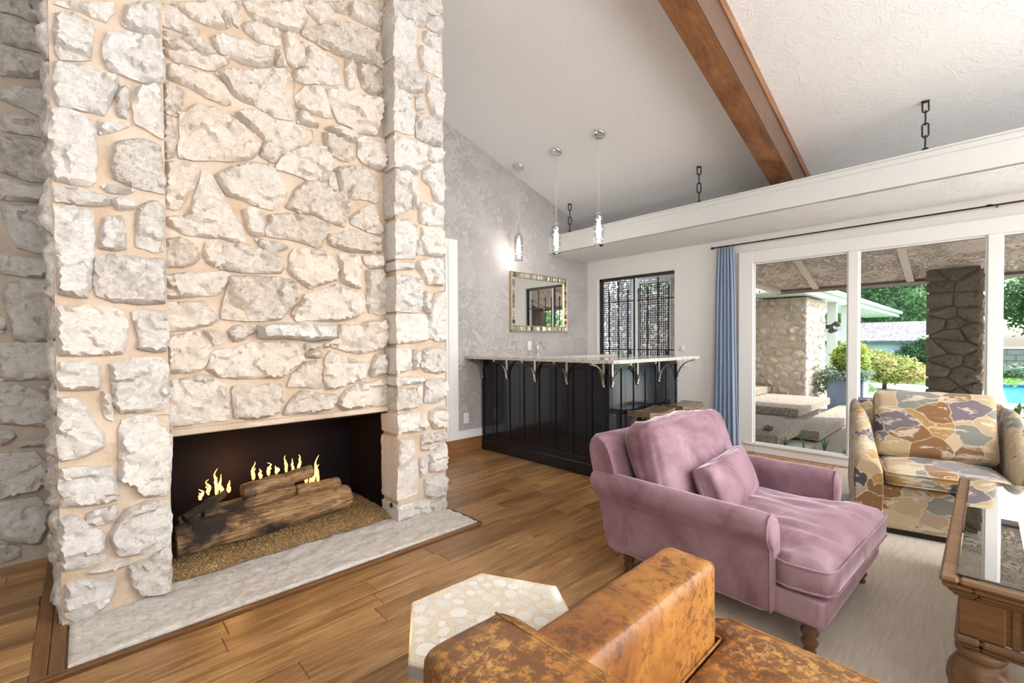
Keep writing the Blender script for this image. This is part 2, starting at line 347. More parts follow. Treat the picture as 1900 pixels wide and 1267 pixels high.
# black chains
def link_mesh():
    pts = []
    for k in range(16):
        a = 2*PI*k/16; s = 1 if math.cos(a) >= 0 else -1
        pts.append((.019*math.sin(a), 0, .035*s+.019*math.cos(a)))
    return MB().tube(pts, .0058, 8, closed=True).mesh('link', M_iron)
lm = link_mesh()
for y, lab in ((3.89, 'black chain above the glass pendants, nearest the grey wall'), (2.13, 'black chain hanging just left of the wooden beam'), (.347, 'black chain hanging right of the wooden beam')):
    x = 4.785; zt = CZ(x)-.025; t_ = thing('support_chain', lab, 'chain', (x, y, 2.5), 0, 'chains holding the soffit')
    z = zt-2.5; k = 0
    while z > .02:
        o = bpy.data.objects.new('link', lm); link(o, t_); o.location = (0, 0, z-.012); o.rotation_euler = (0, 0, math.atan2(y, x)+(PI/2 if k % 2 == 0 else 0)); z -= .0960; k += 1
    MB().lathe([(.02, 0), (.02, .006), (.008, .012)], 0, 0, 10).xform(Matrix.Translation((0, 0, CZ(x)-2.5-.012))).build('ceiling_hook', M_iron, t_)
# wooden beam
def slopebox(x0, x1, y0, y1, d0, d1):
    vs = [(x, y, CZ(x)-d) for d in (d1, d0) for y in (y0, y1) for x in (x0, x1)]
    return vs, [(0, 2, 3, 1), (4, 5, 7, 6), (0, 1, 5, 4), (2, 6, 7, 3), (0, 4, 6, 2), (1, 3, 7, 5)]
t_ = thing('wooden_beam', 'brown stained wooden beam running down the sloped ceiling', 'beam', (0, 0, 0))
MB().add(*slopebox(-3.5, XW-.002, 1.27, 1.452, .0, .35)).build('beam_box', M_beam, t_)
MB().add(*slopebox(-3.5, XW-.002, 1.262, 1.27, .085, .345)).build('side_board', M_beam2, t_)['label'] = 'paler brown side board'
MB().add(*slopebox(-3.5, XW-.002, 1.252, 1.27, .0, .085)).build('edge_strip', M_beam, t_)
# ---------------------------------------------------------------- floor boards
def boards():
    rng = random.Random(5); w = .127; cnt = 0; meshes = {}
    extra = MB(); fl = bpy.data.objects['floor']
    y = -3.6
    rows = int((YW-.03+3.6)/w)+1
    for r in range(rows):
        ya = -3.6+r*w; yb = min(ya+w, YW-.023)
        if yb-ya < .03: continue
        segs = [(-3.6, XW-.001)]
        if yb > 2.395: segs = [(-3.6, -.165), (1.965, XW-.001)] 
        if yb > 3.80: segs = [(1.99, XW-.001)]
        for sa, sb in segs:
            x = sa-rng.random()*.6*(1 if sa < -1 else 0); x = max(x, sa)
            first = True
            while x < sb-.02:
                L = rng.choice((.45, .65, .85, 1.05, 1.3)); 
                if first: L *= rng.uniform(.3, 1); first = False
                xe = min(x+L, sb); 
                if sb-xe < .12: xe = sb
                if ya < 2.395 < yb: yb2 = min(yb, 2.395) if (xe > -.17 and x < 1.965 and False) else yb
                vis = (xe > -1.0 and x < 3.6 and yb > .75)
                cov = x > 2.2 and ya < .9
                if vis and not cov and cnt < 298:
                    key = (round(xe-x, 2), round(yb-ya, 3))
                    if key not in meshes: meshes[key] = MB().box(0, key[0]-.0012, .0006, key[1]-.0006, -.0135, 0, .0028).mesh('plank', M_plank)
                    o = bpy.data.objects.new('plank', meshes[key]); link(o, fl); o.location = (x, ya, 0); cnt += 1
                    if xe == sb and abs(key[0]-(xe-x)) > .002: pass
                else: extra.box(x, xe-.0012, ya+.0006, yb-.0006, -.0135, 0)
                x = xe
    extra.build('outlying_planks', M_plank, fl, 'stuff')
    print('planks', cnt)
boards()
# border boards around the hearth
struct(MB().box(-.165, 1.965, 2.395, 2.43, -.013, .006, .003).build('trim_3', M_border))
mb = MB(); 
for k in range(2): mb.box(-.165+k*.05, -.117+k*.05, 2.431, 3.80, -.013, .004, .003)
struct(mb.build('trim_4', M_border_y))
struct(MB().box(1.965, 1.99, 2.395, 2.80, -.013, .012, .004).build('trim_5', M_border_y))
rug = MB().box(1.5, 5.35, -3.2, 1.02, .0005, .008, .003).build('area_rug', M_carpet); tag(rug, 'large flat beige rug under the velvet chaise and armchair', 'rug')
# ---------------------------------------------------------------- stones
LEFT='-304,3181 -194,3237 -180,3188 -130,3182 -138,3144 -188,3133 -264,3141 -305,3131;-183,3242 -120,3275 -121,3181 -141,3181 -173,3196;-305,3111 -265,3121 -182,3100 -158,3050 -130,2990 -148,2970 -212,2962 -274,2957 -307,2960;-308,2927 -268,2938 -184,2941 -125,2930 -117,2840 -179,2810 -243,2790 -310,2773;-305,2685 -257,2724 -180,2751 -119,2756 -113,2617 -154,2593 -218,2617 -273,2628 -313,2638;-308,2546 -273,2569 -204,2560 -129,2554 -130,2476 -206,2473 -275,2461 -309,2466;-316,2439 -296,2430 -234,2439 -131,2460 -125,2336 -127,2221 -203,2202 -279,2219 -319,2229;-320,2189 -280,2184 -218,2173 -128,2184 -129,2097 -219,2081 -322,2074;-319,2035 -240,2061 -162,2067 -127,2022 -117,1918 -123,1804 -188,1791 -262,1813 -285,1881 -310,1957;-327,1765 -287,1757 -189,1770 -120,1752 -111,1669 -169,1647 -247,1650 -329,1659;-309,1604 -241,1623 -125,1630 -121,1425 -114,1393 -123,1287 -225,1271 -287,1287 -296,1388 -321,1508;-333,1417 -316,1387 -314,1347 -334,1317;-335,1261 -253,1264 -161,1260 -124,1213 -123,1048 -200,1053 -298,1053 -338,1051;-339,1011 -271,1021 -201,985 -122,904 -120,797 -146,769 -247,787 -342,810;-186,1010 -120,1005 -113,967 -158,976;-343,768 -298,761 -283,725 -314,696 -344,684;-284,674 -245,708 -173,703 -129,678 -125,648 -254,661;-345,639 -207,623 -187,582 -160,542 -165,437 -202,398 -273,392 -349,387;-350,359 -274,363 -203,357 -156,269 -166,154 -200,75 -263,101 -331,134 -353,163;-354,124 -316,107 -278,83 -279,26 -325,24 -355,20'
COLL='-67,2739 132,2841 125,2788 99,2740 69,2741 17,2747 -34,2741;182,2854 262,2907 296,2907 297,2762 239,2744 193,2748 161,2749 166,2809;-62,2696 -12,2721 57,2707 53,2642 43,2542 8,2523 -54,2508 -69,2586;111,2688 167,2719 273,2747 296,2719 316,2632 315,2562 297,2534 229,2511 164,2519 108,2525 91,2570 95,2637;-68,2483 2,2501 78,2496 142,2498 132,2432 99,2339 87,2306 27,2306 -57,2303 -76,2354;151,2473 183,2468 172,2364 161,2319 139,2320 134,2401;206,2477 269,2510 300,2505 304,2324 300,2262 259,2284 200,2307 194,2372;-85,2282 -19,2298 38,2274 61,2229 59,2084 52,1994 28,1968 -24,1968 -79,1970 -90,2081 -90,2195;74,2278 187,2295 135,2255 70,2216;128,2193 186,2227 245,2241 293,2225 308,2064 303,1994 255,2000 182,2004 119,2027 108,2097;-74,1937 4,1947 93,1935 102,1900 56,1886 -25,1881 -75,1879;76,1983 144,1995 195,1986 156,1962 93,1959;108,1926 156,1944 191,1926 181,1899 129,1881;204,1912 254,1948 299,1953 306,1802 299,1713 257,1703 197,1721 193,1826;-75,1855 -14,1868 44,1860 45,1759 40,1638 30,1516 20,1463 -32,1468 -73,1477 -76,1662;85,1835 142,1854 153,1794 157,1702 102,1693 62,1693 73,1780;55,1650 114,1672 203,1665 302,1668 304,1576 299,1453 213,1448 110,1451 53,1480 43,1528 49,1593;-74,1417 14,1425 85,1421 135,1402 153,1361 157,1286 138,1206 58,1204 -19,1202 -78,1207 -79,1316;176,1408 246,1416 302,1414 311,1339 314,1277 299,1216 243,1217 190,1235 204,1277 188,1337;-67,1175 21,1176 57,1147 61,1089 49,1049 -15,1050 -74,1055 -79,1113;94,1162 176,1184 277,1186 308,1145 306,1003 287,935 205,926 128,930 103,971 98,1062;67,1036 91,1021 100,946 93,893 72,924 62,991;-78,1020 -28,1008 7,973 18,923 53,860 64,844 68,781 8,749 -78,739 -87,813;132,892 191,906 309,897 318,823 316,700 308,562 299,502 207,508 170,564 118,613 122,724 120,836;-74,707 8,695 88,684 98,645 114,539 106,522 31,518 -71,538 -82,630;11,483 44,492 106,496 109,457 81,422 37,426 4,447;-81,481 -47,489 -9,452 23,411 60,378 60,304 54,251 -6,244 -75,251 -86,351;141,467 214,486 299,473 312,392 304,265 287,240 211,236 138,241 102,262 83,325 83,380 112,428;0,220 54,223 148,224 137,204 81,195 27,204;-67,186 -13,188 39,169 101,160 93,88 51,31 11,21 -41,11 -72,47;144,192 195,203 225,207 295,238 306,185 302,27 276,12 200,29 171,58 150,123'
MID='321,2998 363,3016 392,2999 426,2984 459,2957 485,2938 470,2912 440,2902 382,2900 322,2896;369,3033 592,3147 598,3128 572,3092 584,3069 600,3028 606,3009 574,2997 526,2993 471,2992 430,3004 392,3017;590,3105 614,3117 631,3043 616,3017 603,3056;647,3119 677,3130 680,3078 668,3047 646,3062;618,3160 681,3193 671,3153 637,3140;711,3097 756,3119 803,3125 884,3128 891,3099 890,3047 860,3029 773,3013 759,3019 707,3045 693,3062;538,2933 596,2969 645,2982 702,2978 747,2979 823,3005 830,2968 844,2906 800,2880 728,2858 690,2854 627,2865 578,2866 550,2891;322,2861 375,2858 410,2856 454,2830 451,2821 415,2798 351,2785 321,2795;321,2785 363,2783 415,2791 457,2824 499,2810 556,2845 627,2850 620,2832 574,2783 545,2756 510,2746 438,2744 402,2736 373,2731 342,2749;404,2864 458,2903 485,2898 531,2878 556,2856 499,2817 469,2836 424,2856;701,3203 994,3353 1045,3296 1044,3256 989,3164 939,3147 858,3138 803,3143 763,3133 730,3151;339,2703 402,2724 468,2717 536,2721 599,2696 621,2651 626,2596 590,2589 514,2600 454,2618 405,2627 337,2634;556,2747 592,2770 677,2814 905,2911 945,2895 966,2855 968,2771 957,2620 854,2605 782,2630 674,2644 630,2672 609,2706;633,2551 725,2608 796,2610 847,2578 953,2600 1075,2593 1081,2544 1057,2510 983,2472 905,2400 860,2410 816,2441 765,2476 691,2517;331,2199 449,2226 479,2199 472,2157 447,2099 413,2035 389,1976 359,1956 317,1967;548,2188 584,2218 650,2262 730,2301 826,2318 855,2294 867,2256 917,2181 889,2107 837,2048 826,2052 735,2059 680,2075 595,2087 578,2118 553,2157;740,1864 809,1859 889,1855 928,1841 882,1815 843,1794 799,1798 762,1833;811,2014 906,2039 1003,2051 1098,2025 1173,2028 1168,1962 1133,1918 1116,1868 1089,1861 1023,1878 913,1891 797,1889 795,1923 813,1967;868,2332 920,2411 1002,2471 1057,2497 1117,2501 1188,2467 1191,2381 1169,2314 1141,2293 1048,2274 974,2292 856,2300;1168,1937 1242,1977 1327,2016 1403,2011 1521,1985 1528,1885 1448,1878 1307,1863 1238,1875 1171,1893;1376,2631 1422,2663 1558,2679 1575,2617 1564,2516 1555,2476 1531,2458 1459,2465 1401,2483 1370,2514;1292,3130 1333,3140 1350,3041 1350,2973 1338,2954 1301,2958 1295,3051;1385,3145 1495,3168 1567,3161 1575,3106 1566,3026 1533,2991 1457,2970 1410,2996 1385,3065 1381,3100;314,1790 384,1818 433,1794 456,1760 468,1715 434,1680 403,1665 312,1657;501,1807 533,1823 574,1818 573,1782 565,1721 551,1687 536,1680 511,1694 483,1740;586,1808 647,1826 723,1815 799,1801 878,1767 890,1706 874,1679 800,1668 658,1663 561,1671 559,1697 575,1753;316,1464 391,1474 486,1482 523,1428 550,1385 517,1360 462,1344 398,1329 336,1322 307,1344;607,1631 699,1646 820,1648 929,1639 978,1610 984,1554 949,1512 914,1448 871,1401 745,1385 665,1385 563,1394 566,1430 579,1490 601,1576;1235,1378 1327,1362 1439,1408 1543,1415 1564,1363 1567,1275 1537,1215 1452,1193 1374,1184 1291,1196 1173,1233 1170,1261 1230,1279;527,1210 563,1218 612,1223 699,1253 801,1262 936,1262 977,1238 989,1175 1001,1148 959,1116 906,1082 872,1045 741,1055 636,1052 548,1070 493,1114 509,1157;617,1011 674,1013 729,994 806,1010 868,1003 879,911 863,844 821,826 780,815 682,817 623,837 613,926;392,2451 452,2532 495,2551 551,2549 589,2525 655,2498 740,2452 771,2395 764,2373 735,2334 703,2306 619,2279 538,2261 460,2243 383,2236 384,2307 393,2327 391,2380;318,2591 363,2609 409,2588 402,2525 395,2466 375,2449 352,2451 319,2461;318,2433 352,2444 360,2391 376,2304 358,2236 332,2218 316,2287;783,2430 830,2448 890,2442 890,2405 855,2331 829,2332 775,2361;490,2186 515,2193 543,2155 571,2106 599,2060 625,1986 667,1929 690,1847 683,1823 639,1832 564,1843 485,1834 395,1838 319,1882 319,1909 356,1920 396,1928 420,1950 439,1990 458,2066 477,2129;679,2019 717,2039 752,2038 781,2012 787,1958 786,1886 740,1875 715,1890 692,1941;965,2196 1031,2262 1068,2275 1114,2269 1196,2240 1300,2201 1313,2177 1299,2138 1289,2078 1270,2025 1216,2033 1111,2058 1086,2066 996,2061 909,2086 937,2116;1202,2373 1219,2342 1223,2255 1218,2241 1183,2246 1179,2311;1211,2380 1243,2410 1383,2452 1466,2436 1506,2386 1525,2301 1525,2253 1494,2223 1444,2241 1356,2227 1304,2209 1254,2227 1246,2291 1228,2336;1312,2096 1444,2199 1484,2212 1509,2161 1528,2089 1548,2030 1527,2013 1442,2018 1321,2052;988,2682 1036,2695 1069,2664 1114,2636 1110,2626 1068,2617 983,2614;977,2777 1038,2855 1118,2889 1147,2884 1164,2843 1202,2713 1094,2698 1020,2693 984,2710 973,2747;1165,2886 1226,2914 1308,2923 1374,2921 1462,2925 1533,2932 1547,2862 1531,2781 1510,2700 1459,2688 1371,2675 1315,2697 1242,2700 1207,2758 1181,2810;1153,2632 1179,2653 1282,2678 1371,2675 1366,2614 1333,2604 1291,2596 1223,2615;1140,2606 1223,2606 1291,2591 1341,2552 1350,2501 1303,2465 1257,2457 1199,2481 1151,2523;872,3014 901,3031 914,2992 924,2936 860,2911;1041,3051 1041,3110 1099,3115 1116,3109 1207,3097 1237,3066 1254,2959 1227,2939 1165,2920 1122,2911 1038,2875 1006,2866 970,2869 963,2894 975,2932 1036,2974;923,3138 970,3148 985,3114 1029,3104 1032,2989 975,2945 955,2945 929,2966 922,3049 907,3107;1014,3168 1035,3211 1101,3255 1187,3305 1205,3300 1236,3310 1241,3352 1277,3378 1347,3385 1467,3388 1517,3378 1522,3334 1496,3276 1495,3182 1440,3169 1320,3141 1252,3142 1142,3146 1058,3159;1020,3366 1111,3413 1180,3404 1210,3385 1209,3315 1118,3289 1102,3302 1044,3341;1120,3417 1302,3510 1301,3434 1255,3420 1188,3409;1325,3522 1411,3565 1499,3569 1560,3567 1549,3487 1538,3435 1409,3429 1324,3432;1496,3238 1527,3298 1562,3220 1566,3175 1515,3186;1430,3575 1551,3637 1561,3581 1494,3571;315,1613 392,1628 482,1633 577,1654 610,1639 583,1572 556,1532 530,1516 493,1520 414,1504 361,1497 313,1483;933,1799 961,1832 1009,1840 1050,1835 1117,1849 1169,1825 1217,1783 1225,1731 1220,1668 1145,1635 1089,1617 1047,1597 998,1631 939,1675 920,1707 928,1749;1231,1838 1282,1853 1366,1851 1390,1803 1384,1725 1388,1674 1378,1623 1326,1632 1247,1657 1239,1732;1400,1846 1440,1858 1526,1862 1541,1826 1530,1782 1449,1773 1409,1801;1424,1752 1540,1778 1575,1691 1575,1664 1575,1562 1568,1460 1516,1449 1475,1466 1445,1460 1426,1520 1432,1641;1022,1557 1088,1579 1162,1615 1211,1641 1270,1614 1397,1592 1401,1518 1396,1472 1342,1424 1281,1408 1199,1397 1112,1399 1036,1401 963,1390 932,1435 956,1473 997,1522;1014,1248 1076,1259 1162,1270 1156,1226 1075,1216 1013,1217;1018,1195 1054,1208 1115,1210 1115,1166 1075,1159 1018,1169;906,991 936,1062 971,1097 1012,1137 1085,1140 1106,1096 1104,966 1041,973 960,982;1133,1160 1172,1198 1205,1186 1233,1152 1308,1150 1350,1126 1422,1118 1422,1083 1378,1015 1330,989 1260,971 1219,957 1142,955 1119,1052 1133,1095;1440,1035 1460,1128 1492,1168 1537,1179 1556,1125 1575,1040 1503,1026 1452,1020;879,825 929,916 984,959 1041,949 1114,927 1208,914 1202,870 1168,823 1113,818 1060,813 978,817 913,816;1219,890 1277,942 1378,980 1458,981 1555,999 1575,919 1575,815 1501,817 1407,815 1287,810 1241,815 1213,852;315,1288 417,1311 462,1312 477,1275 500,1252 525,1228 507,1177 471,1114 440,1102 406,1099 313,1101;486,1326 533,1326 593,1294 584,1280 560,1256 531,1247 516,1280 485,1312;597,1327 631,1356 699,1358 757,1354 734,1324 694,1299 677,1275 621,1263 601,1303;308,1055 414,1071 474,1086 529,1064 576,1005 588,937 595,836 586,823 542,828 502,824 455,825 410,817 351,818 305,822'
SHELF='744,1360 867,1375 1187,1374 1193,1285 1052,1274 896,1287 745,1287'
COLR='1566,3587 1757,3672 1821,3649 1839,3627 1819,3523 1746,3504 1566,3508 1566,3514;1775,3681 1960,3775 1959,3670 1877,3646 1812,3653;1848,3600 1959,3662 1958,3541 1885,3531 1834,3538;1566,3484 1566,3500 1737,3485 1759,3410 1744,3295 1730,3219 1566,3211 1566,3214 1566,3291;1819,3492 1958,3524 1956,3403 1874,3399 1809,3425;1781,3373 1846,3378 1956,3387 1970,3328 1964,3220 1901,3219 1798,3224 1776,3277;1566,3191 1690,3210 1743,3209 1798,3201 1834,3160 1805,3055 1714,3013 1566,2994 1566,3016;1839,3162 1959,3210 1968,3084 1956,2909 1888,2902 1860,2964 1842,3045;1566,2995 1688,2995 1713,2912 1730,2849 1725,2731 1667,2713 1566,2709 1566,2842;1746,3009 1805,3031 1813,2932 1749,2902;1758,2883 1821,2905 1956,2892 1969,2745 1949,2708 1855,2699 1747,2709 1739,2778;1566,2664 1684,2682 1811,2673 1829,2647 1800,2520 1753,2453 1682,2458 1566,2460;1839,2665 1954,2699 1974,2664 1963,2612 1904,2580 1847,2588;1566,2428 1673,2456 1690,2383 1698,2323 1697,2200 1566,2128 1566,2121 1566,2301;1695,2423 1748,2429 1751,2210 1719,2204 1711,2326;1799,2488 1866,2553 1963,2588 1977,2485 1975,2288 1921,2285 1892,2319 1864,2393 1799,2425;1769,2253 1863,2281 1975,2272 1974,2140 1861,2112 1768,2112 1759,2181;1566,2090 1669,2117 1740,2083 1748,1998 1720,1846 1566,1837 1566,1961;1786,2083 1939,2109 1978,2083 1971,1893 1859,1887 1802,1888 1785,1965;1735,1989 1767,1978 1798,1887 1747,1881;1566,1810 1711,1818 1719,1776 1566,1758;1747,1834 1917,1878 1969,1844 1973,1716 1958,1675 1831,1676 1777,1745 1737,1791;1566,1713 1701,1721 1764,1703 1772,1617 1775,1515 1752,1470 1566,1472 1566,1606;1800,1619 1837,1638 1846,1574 1836,1461 1789,1491 1790,1571;1895,1618 1979,1641 1980,1467 1978,1260 1911,1264 1843,1285 1835,1365 1855,1519;1566,1445 1716,1453 1798,1452 1826,1405 1820,1269 1713,1253 1566,1250;1566,1215 1677,1207 1690,1159 1676,1059 1566,1039;1713,1206 1749,1198 1758,1150 1739,1064 1707,1057 1699,1144;1777,1197 1852,1220 1949,1211 1979,1169 1978,1036 1908,1023 1803,1045 1766,1086;1566,1012 1756,1011 1812,1000 1756,960 1566,962;1802,973 1888,992 1977,978 1978,845 1906,810 1791,821 1802,909;1566,935 1710,931 1732,867 1718,789 1664,781 1566,792;1737,930 1775,938 1767,796 1742,787;1566,748 1679,761 1805,731 1818,657 1791,616 1566,624;1845,754 1967,775 1983,728 1979,613 1883,620 1831,678;1765,581 1979,578 1981,520 1869,515 1764,515;1764,504 1855,483 1964,494 1936,476 1829,465 1758,483;1751,429 1822,427 1814,345 1801,292 1762,289 1750,368;1835,431 1964,500 1985,473 1976,290 1934,287 1834,307;1566,589 1690,581 1701,454 1731,361 1729,175 1566,156 1566,168;1794,260 1934,270 1983,231 1974,94 1852,106 1793,149;1566,114 1672,112 1818,103 1831,10 1709,15 1566,20 1566,39;1838,59 1960,86 1985,33 1980,-35 1891,-17'
QFLAG='1001001010010100010010100110010101000001010'
def parse(s): return [[tuple(int(c)/1000 for c in v.split(',')) for v in p.split(' ')] for p in s.split(';')]
def seg_dist(px, py, poly):
    best = 1e9; n = len(poly)
    for i in range(n):
        ax, ay = poly[i]; bx, by = poly[(i+1) % n]; dx, dy = bx-ax, by-ay; L = dx*dx+dy*dy or 1e-12
        t = max(0, min(1, ((px-ax)*dx+(py-ay)*dy)/L)); qx, qy = ax+t*dx-px, ay+t*dy-py; d = qx*qx+qy*qy
        if d < best: best = d
    return math.sqrt(best)
def inside(px, py, poly):
    r = False; n = len(poly); j = n-1
    for i in range(n):
        xi, yi = poly[i]; xj, yj = poly[j]
        if (yi > py) != (yj > py) and px < (xj-xi)*(py-yi)/(yj-yi)+xi: r = not r
        j = i
    return r
def facet(u, v, seed):
    q = Vector((u*9+.5*noise.noise(Vector((u*9, v*9, seed))), v*13+.5*noise.noise(Vector((u*9+7, v*9, seed))), seed*1.7)); d, pt = noise.voronoi(q); c = pt[0]; g = noise.random_unit_vector
    a = noise.cell(c*3.1)*6.28; s = .5+.5*noise.cell(c*5.7+Vector((3, 1, 2)))
    return (q.x-c.x)*math.cos(a*3)*.020*s+(q.y-c.y)*math.sin(a*3)*.020*s+.006*noise.cell(c*7.3)
def chisel(u, v, seed, k=1.0):
    p = Vector((u*13, v*13, seed*3.1)); a = noise.noise(p); c = noise.cell(Vector((u*15+noise.noise(p*1.3)*1.2, v*11+noise.noise(p*1.1+Vector((9, 9, 9)))*1.2, seed)))
    r = 1-abs(noise.noise(Vector((u*24+seed, v*20, seed*.7))))*2
    return k*(.011*a+1.9*facet(u, v, seed)+.006*r+.0035*noise.cell(Vector((u*31, v*27, seed+4)))+.005*noise.noise(Vector((u*60, v*60, seed))))
def stone(poly, H, emb, sp, seed, mp, k=1.0, rnd=.009, quoin=None):
    rng = random.Random(seed); n = len(poly)
    poly = list(poly)
    A = sum(poly[i][0]*poly[(i+1) % n][1]-poly[(i+1) % n][0]*poly[i][1] for i in range(n))/2
    if A < 0: poly = poly[::-1]
    B = []
    for i in range(n):
        ax, ay = poly[i]; bx, by = poly[(i+1) % n]; L = math.hypot(bx-ax, by-ay); m = max(1, round(L/sp))
        nx, ny = (by-ay)/max(L, 1e-6), -(bx-ax)/max(L, 1e-6)
        for j in range(m):
            t = j/m; x, y = ax+(bx-ax)*t, ay+(by-ay)*t; q = noise.noise(Vector((x*28, y*28, seed)))*.005
            if quoin is not None and abs(x-quoin) < .012: q *= .5
            q += .0045; B.append((x+nx*q, y+ny*q))
    b = len(B); P = [Vector(p) for p in B]
    x0 = min(p[0] for p in B); x1 = max(p[0] for p in B); y0 = min(p[1] for p in B); y1 = max(p[1] for p in B)
    cx, cy = (x0+x1)/2, (y0+y1)/2; tx, ty = rng.uniform(-.18, .18), rng.uniform(-.18, .18)
    y = y0+sp*.5; row = 0
    while y < y1:
        x = x0+sp*(.5 if row % 2 else .1)
        while x < x1:
            qx, qy = x+rng.uniform(-.25, .25)*sp, y+rng.uniform(-.25, .25)*sp
            if inside(qx, qy, B) and seg_dist(qx, qy, B) > sp*.45: P.append(Vector((qx, qy)))
            x += sp
        y += sp; row += 1
    vo, eo, fo, _, _, _ = delaunay_2d_cdt(P, [(i, (i+1) % b) for i in range(b)], [], 1, 1e-5)
    if len(vo) != len(P): 
        vo, eo, fo, ov, _, _ = delaunay_2d_cdt(P, [(i, (i+1) % b) for i in range(b)], [], 1, 1e-6)
    vs = []
    for i, p in enumerate(vo):
        d = seg_dist(p.x, p.y, B); e = min(1, d/rnd) if i >= b else 0
        if quoin is not None and abs(p.x-quoin) < .02 and i < b: e = .6
        h = H*(.45+.55*e**.4)+e*(chisel(p.x, p.y, seed, k)+tx*(p.x-cx)+ty*(p.y-cy))
        vs.append((p.x, p.y, h))
    fs = [tuple(q) for q in fo]
    rings = max(1, int(emb/.035)) if emb > .08 else 1
    prev = list(range(b)) if len(vo) >= b else []
    for r in range(1, rings+1):
        base = len(vs)
        for i in range(b):
            x, y = B[i]; q = noise.noise(Vector((x*30, y*30, seed+r*1.7)))*.006 if rings > 1 else 0
            vs.append((x+q, y, H*.35-(emb+H*.35)*r/rings))
        for i in range(b):
            j = (i+1) % b; fs.append((prev[j], prev[i], base+i, base+j))
        prev = list(range(base, base+b))
    return [mp(*v) for v in vs], fs
def put_stones(polys, H, emb, sp, mp, material, parent, seed0, name='stone', k=1.0, rnd=.009, flags=None, qx=None, merge=False):
    big = MB() if merge else None
    for i, p in enumerate(polys):
        if len(p) < 3: continue
        e = emb; q = None
        if flags and flags[i] == '1':
            e = .20 if min(v[1] for v in p) < .8 else .13; q = qx
        hh = H*(.8+.5*random.Random(seed0+i).random())
        vs, fs = stone(p, hh, e, sp, seed0+i, mp, k, rnd, q)
        if merge: big.add(vs, fs, True); continue
        mb = MB().add(vs, fs, True); me = mb.mesh(name, material); o = bpy.data.objects.new(name, me); link(o, parent)
        me.set_sharp_from_angle(angle=math.radians(38))
    if merge: return big
def clip_half(poly, nx, ny, d):
    out = []; n = len(poly)
    for i in range(n):
        a = poly[i]; b = poly[(i+1) % n]; da = a[0]*nx+a[1]*ny-d; db = b[0]*nx+b[1]*ny-d
        if da <= 0: out.append(a)
        if (da < 0 < db) or (db < 0 < da): t = da/(da-db); out.append((a[0]+(b[0]-a[0])*t, a[1]+(b[1]-a[1])*t))
    return out
def rubble(x0, x1, y0, y1, sx, sy, seed, gap=.022):
    rng = random.Random(seed); pts = []; nx = max(1, round((x1-x0)/sx)); ny = max(1, round((y1-y0)/sy))
    for j in range(ny):
        for i in range(nx):
            pts.append((x0+(i+.5+rng.uniform(-.36, .36)+(.5 if j % 2 else 0)-.25)*(x1-x0)/nx, y0+(j+.5+rng.uniform(-.33, .33))*(y1-y0)/ny))
    asp = sx/sy; out = []
    for i, p in enumerate(pts):
        poly = [(x0, y0), (x1, y0), (x1, y1), (x0, y1)]
        for j, q in enumerate(pts):
            if i == j or abs(p[0]-q[0]) > 3*sx or abs(p[1]-q[1]) > 3*sy: continue
            dx, dy = (q[0]-p[0])/asp**2, q[1]-p[1]; L = math.hypot(dx, dy); mx, my = (p[0]+q[0])/2, (p[1]+q[1])/2
            poly = clip_half(poly, dx/L, dy/L, (mx*dx+my*dy)/L-gap/2)
            if len(poly) < 3: break
        if len(poly) >= 3:
            poly = clip_half(clip_half(poly, 1, 0, x1-gap*.3), -1, 0, -(x0+gap*.3))
            if len(poly) >= 3 and (max(a[0] for a in poly)-min(a[0] for a in poly)) > .03: out.append(poly)
    return out
